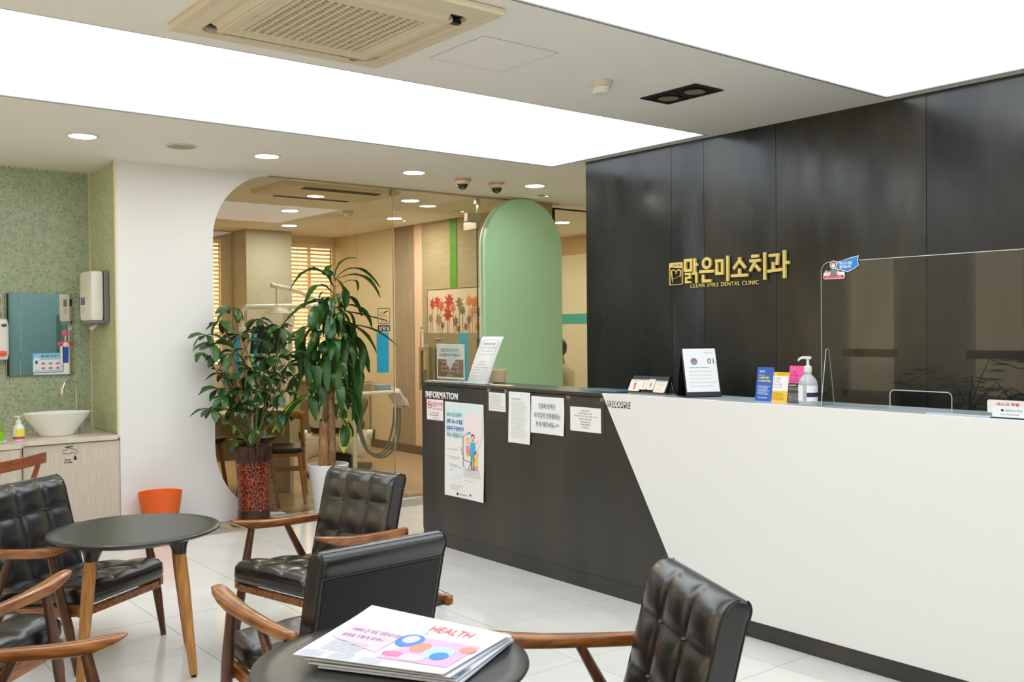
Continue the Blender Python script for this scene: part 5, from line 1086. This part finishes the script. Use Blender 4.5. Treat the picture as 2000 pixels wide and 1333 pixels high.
gx = MB().box(-.006,.006,-.257,.257,-.041,-.032).mesh('rib', ivory, False); gy_ = MB().box(-.257,.257,-.004,.004,-.038,-.033).mesh('rib', ivory, False)
for i in range(15): inst('grille_rib', gx, ac, (-.24+.48*i/14, 0, 0))
for i in range(21): inst('grille_crossbar', gy_, ac, (0, -.248+.496*i/20, 0))
B('grille_shade_sheet', M('painted_vent_shade', (34,29,24), .9), -.257,.257,-.257,.257,-.024,-.018,ac)  # shade inside the grille holes, painted as a dark sheet
il_ = bpy.data.objects.new('maker_mark', None); COL.objects.link(il_); il_.parent = ac; il_.matrix_local = basis((-.30, .03, -.0445), (0,1,0), (1,0,0))
text('winia', ink_grey, il_, 0, 0, .05, .012, z=.0004)
hp = thing('access_panel', 'barely visible square hatch in the ceiling strip beside the air conditioner', 'hatch', (2.655, 3.43, HC)); m = MB(); fr4(m, .205, .2035, -.0012, -.0002); m.build('hatch_seam', M('seam_grey', (150,144,132), .8), hp, smooth=False); B('hatch_door', ceil_paint, -.2030,.2030,-.2030,.2030,-.001,-.0002,hp)
a2 = thing('ceiling_air_conditioner', 'ivory air conditioner cassette on the ceiling just behind the glass cut-out', 'air conditioner', (4.05, 7.62, HC))
m = MB(); m.rings([[(u,v,-.001) for u,v in rrect(-.56,.56,-.34,.34,.02)],[(u,v,-.03) for u,v in rrect(-.55,.55,-.33,.33,.03)],[(u,v,-.04) for u,v in rrect(-.44,.44,-.24,.24,.03)]]); m.build('casing', ivory, a2); B('slot', M('vent_brown', (70,60,48), .9), -.36,.36,-.305,-.225,-.0415,-.036,a2); B('slot', M('vent_brown', (70,60,48), .9), -.36,.36,.225,.305,-.0415,-.034,a2)

# ------------------------------------------------------------------ green arch panel
ga_ = thing('green_arch_panel', 'tall mint green panel with a round arched top behind the counter', 'panel', (5.768, 7.03, 0))
poly = [(-.462,0)]+[(.462*math.cos(math.radians(a)), 2.19+.465*math.sin(math.radians(a))) for a in range(180,-1,-6)]+[(.462,0)]
MB().prism(poly, -.03, .03, lambda u,v,d:(u,d,v)).build('board', M('mint_paint', (172,218,178), .6), ga_, ang=30); 
MB().prism([(u*1.01-.006,v if v < 2.1 else 2.18+(v-2.18)*1.008) for u,v in poly], .031, .045, lambda u,v,d:(u,d,v)).build('edge_trim', M('pale_edge', (214,220,190), .4), ga_, ang=30)

# ------------------------------------------------------------------ inner rooms
pc = thing('flower_picture', 'framed picture of red and ochre flowers on long stems, behind the open glass door', 'picture', mat=basis((6.163, 9.215, 1.33), RT))
B('canvas', M('canvas_cream', (226,212,190), .7), 0, 1.03, 0, .565, -.004, .006, pc); m = MB()
for a in ((0,1.03,0,.006),(0,1.03,.559,.565),(0,.006,.006,.559),(1.024,1.03,.006,.559)): m.box(*a, .006, .010)
m.build('frame', M('thin_brown_frame', (92,70,50), .5), pc, smooth=False)
rg = random.Random(4); fcols = [M('flower_red', (196,62,52), .7), M('flower_coral', (216,110,84), .7), M('flower_ochre', (206,140,84), .7), M('flower_olive', (122,112,76), .7), M('flower_mauve', (140,100,130), .7), M('flower_grey', (150,140,130), .7)]
for fx, fy, fr_, ci in ((.10,.40,.07,0),(.20,.42,.08,0),(.27,.38,.08,1),(.43,.42,.11,0),(.40,.28,.10,0),(.62,.40,.08,3),(.68,.32,.07,3),(.80,.42,.08,2),(.90,.40,.08,1),(.97,.30,.07,4),(.06,.24,.06,5),(.22,.22,.08,5),(.30,.16,.05,3),(.55,.20,.07,4),(.60,.12,.05,3),(.80,.22,.06,4),(.86,.30,.07,2),(.95,.14,.05,1),(.50,.35,.07,1),(.74,.14,.05,4)):
    m = MB(); k = rg.choice((7,8,9))
    pts = []
    for i in range(k*2): a = 2*PI*i/(k*2)+rg.random()*.2; r = fr_*(1 if i % 2 else .55)*rg.uniform(.85,1.1); pts.append((min(1.02,max(.01,fx+r*math.cos(a))), fy+r*math.sin(a)*1.0))
    m.prism(pts, .0062, .0068+.0001*ci, lambda u,v,d:(u,v,d)); m.tube([(fx,fy,.0064),(fx+rg.uniform(-.02,.02),.01,.0064)], .004, 4); m.build('painted_flower', fcols[ci], pc, smooth=False)
# consultation desk, chair and stools
ds_ = thing('consultation_desk', 'pale desk behind the glass with a panel end', 'desk', (3.55, 8.42, 0))
B('desktop', M('pale_desk', (214,206,186), .4), -.55,.34,-.45,.25,.715,.74,ds_,bevel=.002); B('end_panel', M('pale_desk', (214,206,186), .4), .30,.335,-.44,.24,0,.715,ds_); B('end_panel', M('pale_desk', (214,206,186), .4), -.545,-.51,-.44,.24,0,.715,ds_); B('modesty_panel', M('pale_desk', (214,206,186), .4), -.51,.30,.20,.22,.25,.715,ds_)
def wood_chair(label, loc, rz, sc=1, seatm=black_m, wd=oak, board=False):
    t = thing('wooden_chair', label, 'chair', loc, rz)
    MB().rbox((0,0,.445), (.45,.42,.05), .022, (10,10,4), disp=lambda u,v,w_: Vector((0,0,-.012*(1-u*u)*(1-v*v) if w_ > .9 else 0))).build('seat', seatm, t)
    if board: MB().rbox((0,0,0), (.50,.022,.066), .006, (12,2,3), xf=lambda p: Vector((p.x, p.y-.265+.25*p.x*p.x, p.z+.684))).build('backrest', wd, t)
    m = MB() if not board else None
    if m: m.tube([(.22*math.sin(math.radians(a)), -.08-.17*math.cos(math.radians(a)), .70+.01*math.cos(math.radians(a))) for a in range(-80,81,10)], .016, 10, flat=2.2); m.build('backrest', wd, t)
    for sx_ in (-1,1):
        MB().tube([(sx_*.19,.16,.43),(sx_*.24,.23,0)], [.018,.012], 10).build('leg', wd, t)
        MB().tube([(sx_*.205,-.13 if not board else -.235,.70 if not board else .66),(sx_*.20,-.16,.44),(sx_*.225,-.28,0)], [.014,.020,.012], 10).build('leg', wd, t)
        MB().tube([(sx_*.212,.19,.22),(sx_*.212,-.20,.22)], .009, 8).build('stretcher', wd, t)
    MB().tube([(-.20,-.20,.24),(.20,-.20,.24)], .013, 8, flat=1.8).build('crossbar', wd, t)
    MB().rbox((0,0,.405), (.40,.36,.035), .01, (4,4,2)).build('seat_frame', wd, t)
    return t
wood_chair('wooden chair with a black seat behind the glass, between the two plants', (3.60,7.70,0), math.radians(150))
wood_chair('brown wooden chair whose top rail shows in front of the low cabinet', (1.123,6.40,0), math.radians(47), board=True, wd=M('reddish_wood', (156,84,46), .4, col2=(126,62,32), scale=8, stretch=(1,8,8)))
def stool(label, x, y):
    t = thing('bar_stool', label, 'stool', (x,y,0)); t['group'] = 'round stools behind the glass'
    MB().lathe([(.001,.545),(.10,.545),(.135,.555),(.15,.575),(.148,.592),(.12,.598),(.001,.596)], 28).build('seat', black_m, t)
    for i in range(4): a = PI/4+PI/2*i+.3; MB().tube([(.09*math.cos(a),.09*math.sin(a),.55),(.17*math.cos(a),.17*math.sin(a),0)], [.02,.013], 8).build('leg', M('dark_oak', (128,92,56), .5), t)
    m = MB(); m.tube([(.135*math.cos(2*PI*i/24),.135*math.sin(2*PI*i/24),.24) for i in range(24)], .008, 6, closed=True); m.build('foot_ring', M('dark_oak', (128,92,56), .5), t)
stool('round black stool right at the lower left of the cut-out behind the glass', 2.96, 7.62); stool('second round black stool behind the glass, half hidden by the brown pot', 3.29, 7.42)
# dental chair
dc = thing('dental_chair', 'cream dental treatment chair with dark upholstery behind the potted dracaena', 'dental chair', (4.75, 8.75, 0), math.radians(-38))
cream = M('cream_shell', (240,234,218), .3); dark_up = M('dark_upholstery', (58,50,44), .45)
m = MB(); m.rbox((0,0,.33), (.62,.50,.20), .09, (12,10,6), disp=lambda u,v,w_: Vector((0,0,-.05*(1-w_)*u*u))); m.build('base_shell', cream, dc)
m = MB(); m.rbox((0,0,.475), (.50,.44,.10), .04, (8,8,4)); m.build('seat_cushion', dark_up, dc)
m = MB(); m.rbox((0,.42,.55), (.44,.60,.09), .04, (8,8,4), xf=lambda p: Vector((p.x,p.y,p.z+.25*max(0,p.y-.2)))); m.build('leg_rest', dark_up, dc)
m = MB(); m.rbox((0,0,0), (.46,.13,.62), .06, (10,5,12), xf=lambda p: Vector((p.x*(1-.25*(p.z+.31)), -.30+p.y-.35*(p.z+.31), .80+p.z))); m.build('back_shell', cream, dc)
m = MB(); m.rbox((0,0,0), (.40,.05,.52), .024, (8,3,8), xf=lambda p: Vector((p.x*(1-.25*(p.z+.31)), -.225+p.y-.35*(p.z+.31), .80+p.z))); m.build('back_cushion', dark_up, dc)
for s in (-1,1): MB().tube([(s*.30,-.05,.40),(s*.36,-.05,.40)], .045, 16).build('hub', plastic_w, dc); MB().tube([(s*.36,-.05,.40),(s*.375,-.05,.40)], .05, 16).build('hub_cap', black_m, dc)
m = MB(); m.rbox((0,.05,.13), (.30,.36,.22), .03, (6,6,4)); m.build('lift_column', black_m, dc); m = MB(); m.rbox((0,.10,.025), (.56,.80,.05), .02, (6,6,3)); m.build('floor_plate', M('dark_plate', (60,58,54), .5), dc)
m = MB(); m.tube([(-.22,-.33,.03),(-.2,-.36,.12),(-.1,-.38,.17),(0,-.36,.12),(.02,-.33,.03)], .010, 8); m.build('foot_loop', chrome, dc)
# overhead unit with arms
un = thing('dental_light_unit', 'white tubular dental lamp arm and bowed lamp head behind the leaves', 'dental lamp', (4.60, 8.60, 0))
whm = M('white_enamel', (246,244,238), .3)
U = lambda x, z, y=8.6: (x-4.60, y-8.60, z)
MB().tube([U(4.12,0),U(4.12,1.68)], .022, 12).build('post', whm, un)
MB().tube(spline([U(4.62,1.69),U(3.80,1.672),U(3.72,1.66),U(3.685,1.62),U(3.68,1.47)]), .021, 12).build('arm', whm, un)
MB().tube([U(3.99,1.875),U(4.2,1.84),U(4.38,1.78),U(4.50,1.73),U(4.60,1.69)], .020, 12).build('arm', whm, un); m = MB(); m.ball(U(3.99,1.875), .024, 12); m.build('joint', whm, un)
MB().tube([U(4.035,1.86),U(4.035,1.70)], .013, 10).build('stem', whm, un)
m = MB(); m.lathe([(.001,.06),(.03,.055),(.075,.03),(.12,.0),(.125,-.01),(.10,-.01),(.001,.0)], 24, c=U(4.05,1.62), sx=1.1, sy=.6); m.build('lamp_head', whm, un)
MB().tube([U(4.05-.15*math.cos(a), 1.60-.09*math.sin(a) if math.sin(a) > 0 else 1.60) for a in [PI*i/10 for i in range(4)]]+[], .010, 8).build('lamp_handle', whm, un)
MB().tube([U(3.93,1.63),U(3.89,1.58),U(3.90,1.52),U(3.96,1.49)], .010, 8).build('lamp_handle', whm, un); MB().tube([U(4.17,1.63),U(4.21,1.58),U(4.20,1.52),U(4.14,1.49)], .010, 8).build('lamp_handle', whm, un)
m = MB(); m.rbox(U(3.69,1.46), (.10,.06,.05), .02, (4,3,3)); m.build('joint', whm, un); MB().tube([U(3.69,1.46),U(3.86,1.455)], .012, 8).build('arm', whm, un)
m = MB(); m.rbox((0,0,0), (.34,.03,.26), .012, (6,2,6), xf=lambda p: Vector((p.x-.66+.12*p.z, p.y, p.z+1.36))); m.build('monitor', black_m, un)
# instrument tray
it = thing('instrument_tray', 'white instrument tray with grey hoses looping down, at the right side of the dental chair', 'instrument tray', (4.75, 8.0, 0))
MB().rbox((-.03,.0,.855), (.42,.30,.035), .015, (6,6,3)).build('tray', whm, it); m = MB(); m.rbox((0,0,0), (.12,.26,.045), .018, (4,6,3), xf=lambda p: Vector((p.x*.8+.225, p.y, p.z+.80-p.x*1.25))); m.build('holder_arm', whm, it)
B('steel_tray', chrome, -.20,.14,-.10,.12,.8735,.881,it,bevel=.002); B('glove_box', M('box_blue', (150,178,200), .6), .0,.13,-.06,.05,.882,.925,it,bevel=.001); B('cup_box', M('tan_card', (170,140,100), .6), -.16,-.06,-.04,.04,.882,.94,it,bevel=.001)
hose = M('grey_hose', (112,116,110), .5)
for k in range(3):
    o_ = .012*k; MB().tube(spline([(.20+.006*k,-.10+.06*k,.70),(.20,-.10+.06*k,.55),(.17-o_,-.09+.05*k,.36+o_),(.06,-.07+.04*k,.245+o_),(-.06,-.04+.03*k,.26+o_),(-.15+o_,0,.38),(-.19+o_,.03,.60),(-.20+o_,.05,.86)]), .010, 8).build('hose', hose, it)
for k in range(3): MB().tube([(.22,-.10+.08*k,.83),(.285,-.10+.08*k,.77),(.30,-.10+.08*k,.70)], .009, 8).build('handpiece', [chrome, black_m, chrome][k], it)
MB().tube([(-.20,.06,0),(-.20,.06,.85)], .022, 12).build('stand', whm, it); MB().lathe([(.001,.0),(.16,0),(.16,.02),(.03,.04),(.001,.04)],24,c=(-.20,.06,0)).build('base', whm, it)
# wall cabinet in the treatment room
wc = thing('wall_cabinet', 'beige wood grain cabinets along the inner wall, behind the instrument tray', 'cabinet', (5.86, 10.2, 0)); beige = M('beige_laminate', (196,176,142), .5, col2=(184,162,128), scale=8, stretch=(8,8,.5))
B('body', beige, -.22,.28,.30,1.15,.1,.80,wc); B('plinth', M('brown_baseboard', (112,92,74), .5), -.20,.28,.31,1.15,0,.098,wc)
for i in range(2): B('door', beige, -.24,-.221,.31+.42*i,.72+.42*i,.12,.79,wc,bevel=.002)
B('worktop', M('pale_desk', (214,206,186), .4), -.26,.29,.28,1.17,.802,.83,wc)
# seated person
PX = (6.93, 7.74)
pr = thing('person', 'person in a white coat with short black hair seated behind the green arch panel', 'person', (6.92, 7.74, 0), math.radians(20))
def skin_body(nodes, edges, name, mat, parent, sub=2):
    me = bpy.data.meshes.new(name); me.from_pydata([n[:3] for n in nodes], edges, []); o = bpy.data.objects.new(name, me); COL.objects.link(o); o.parent = parent
    s = o.modifiers.new('skin', 'SKIN'); s.use_smooth_shade = True; 
    if not me.skin_vertices: me.skin_vertices.new() if hasattr(me.skin_vertices, 'new') else None
    if not me.skin_vertices:
        bm = bmesh.new(); bm.from_mesh(me); bm.verts.layers.skin.verify(); bm.to_mesh(me); bm.free()
    for i, n in enumerate(nodes): me.skin_vertices[0].data[i].radius = (n[3], n[4] if len(n) > 4 else n[3])
    me.skin_vertices[0].data[0].use_root = True
    b = o.modifiers.new('sub', 'SUBSURF'); b.levels = sub; b.render_levels = sub; me.materials.append(mat); return o
# sitter faces local +y; seat height .45
N = [(0,0,.52,.13,.11),(0,-.02,.68,.125,.10),(0,.0,.86,.145,.10),(0,.03,.98,.12,.085),(0,.05,1.04,.055,.055),(0,.07,1.10,.05,.05),
     (-.17,.03,.985,.055,.055),(.17,.03,.985,.055,.055),(-.23,.06,.78,.047,.047),(.23,.06,.78,.047,.047),(-.19,.28,.74,.036,.036),(.19,.28,.74,.036,.036),
     (-.10,.06,.50,.09,.085),(.10,.06,.50,.09,.085),(-.14,.44,.50,.062,.062),(.14,.44,.50,.062,.062),(-.14,.46,.10,.04,.04),(.14,.46,.10,.04,.04)]
Eg = [(0,1),(1,2),(2,3),(3,4),(4,5),(3,6),(3,7),(6,8),(7,9),(8,10),(9,11),(0,12),(0,13),(12,14),(13,15),(14,16),(15,17)]
skin_body(N, Eg, 'body', M('white_coat', (222,216,206), .8), pr)
sk = M('skin_tone', (206,150,112), .55); hair = M('black_hair', (20,17,16), .5)
m = MB(); m.tube([(0,.045,1.03),(0,.06,1.09),(0,.075,1.15)], [.058,.052,.055], 16); m.build('neck', sk, pr)
hd_ = MB(); hd_.rbox((0,.10,1.215), (.155,.19,.225), .075, (12,12,12), xf=lambda p: Vector((p.x*(1-.25*max(0,(1.18-p.z)/.1)*.6), p.y+.01, p.z))); hd_.build('head', sk, pr)
m = MB(); m.rbox((0,.083,1.242), (.172,.195,.20), .085, (12,12,12)); m.build('hair', hair, pr)
m = MB()
for s in (-1,1): m.ball((s*.092,.09,1.205), .030, 10, (.45,.7,1.15))
m.build('ears', sk, pr)
m = MB(); m.tube([(0,.195,1.225),(0,.222,1.195),(0,.205,1.185)], [.009,.014,.010], 8); m.build('nose', sk, pr)
m = MB(); m.ball((-.035,.19,1.225), .011, 8); m.ball((.035,.19,1.225), .011, 8); m.build('eyes', black_m, pr); m = MB(); m.tube([(-.025,.198,1.155),(0,.203,1.153),(.025,.198,1.155)], .005, 6); m.build('mouth', M('lip', (170,90,80), .5), pr)
for s in (-1,1):
    hx = s*.185
    m = MB(); m.rbox((hx,.345,.73), (.075,.09,.028), .012, (4,4,2))
    for k in range(4): m.tube([(hx-.028+.019*k,.385,.73),(hx-.028+.019*k,.385+.045+(.008 if k in (1,2) else 0),.725),(hx-.028+.019*k,.44,.70)], [.009,.008,.007], 6)
    m.tube([(hx-s*.035,.33,.73),(hx-s*.06,.36,.725),(hx-s*.062,.385,.715)], [.011,.010,.008], 6); m.build('hand', sk, pr)
    m = MB(); m.rbox((s*.14,.52,.045), (.09,.25,.085), .035, (4,6,4)); m.build('shoe', black_m, pr)
st = thing('work_stool', 'grey round stool under the seated person', 'stool', (6.92, 7.74, 0)); MB().lathe([(.001,.36),(.17,.36),(.185,.375),(.18,.40),(.001,.405)],28).build('seat', plastic_g, st); MB().tube([(0,0,.05),(0,0,.36)], .028, 12).build('column', chrome, st)
for i in range(5): a = 2*PI*i/5; MB().tube([(0,0,.07),(.24*math.cos(a),.24*math.sin(a),.045)], .018, 8).build('foot', chrome, st)
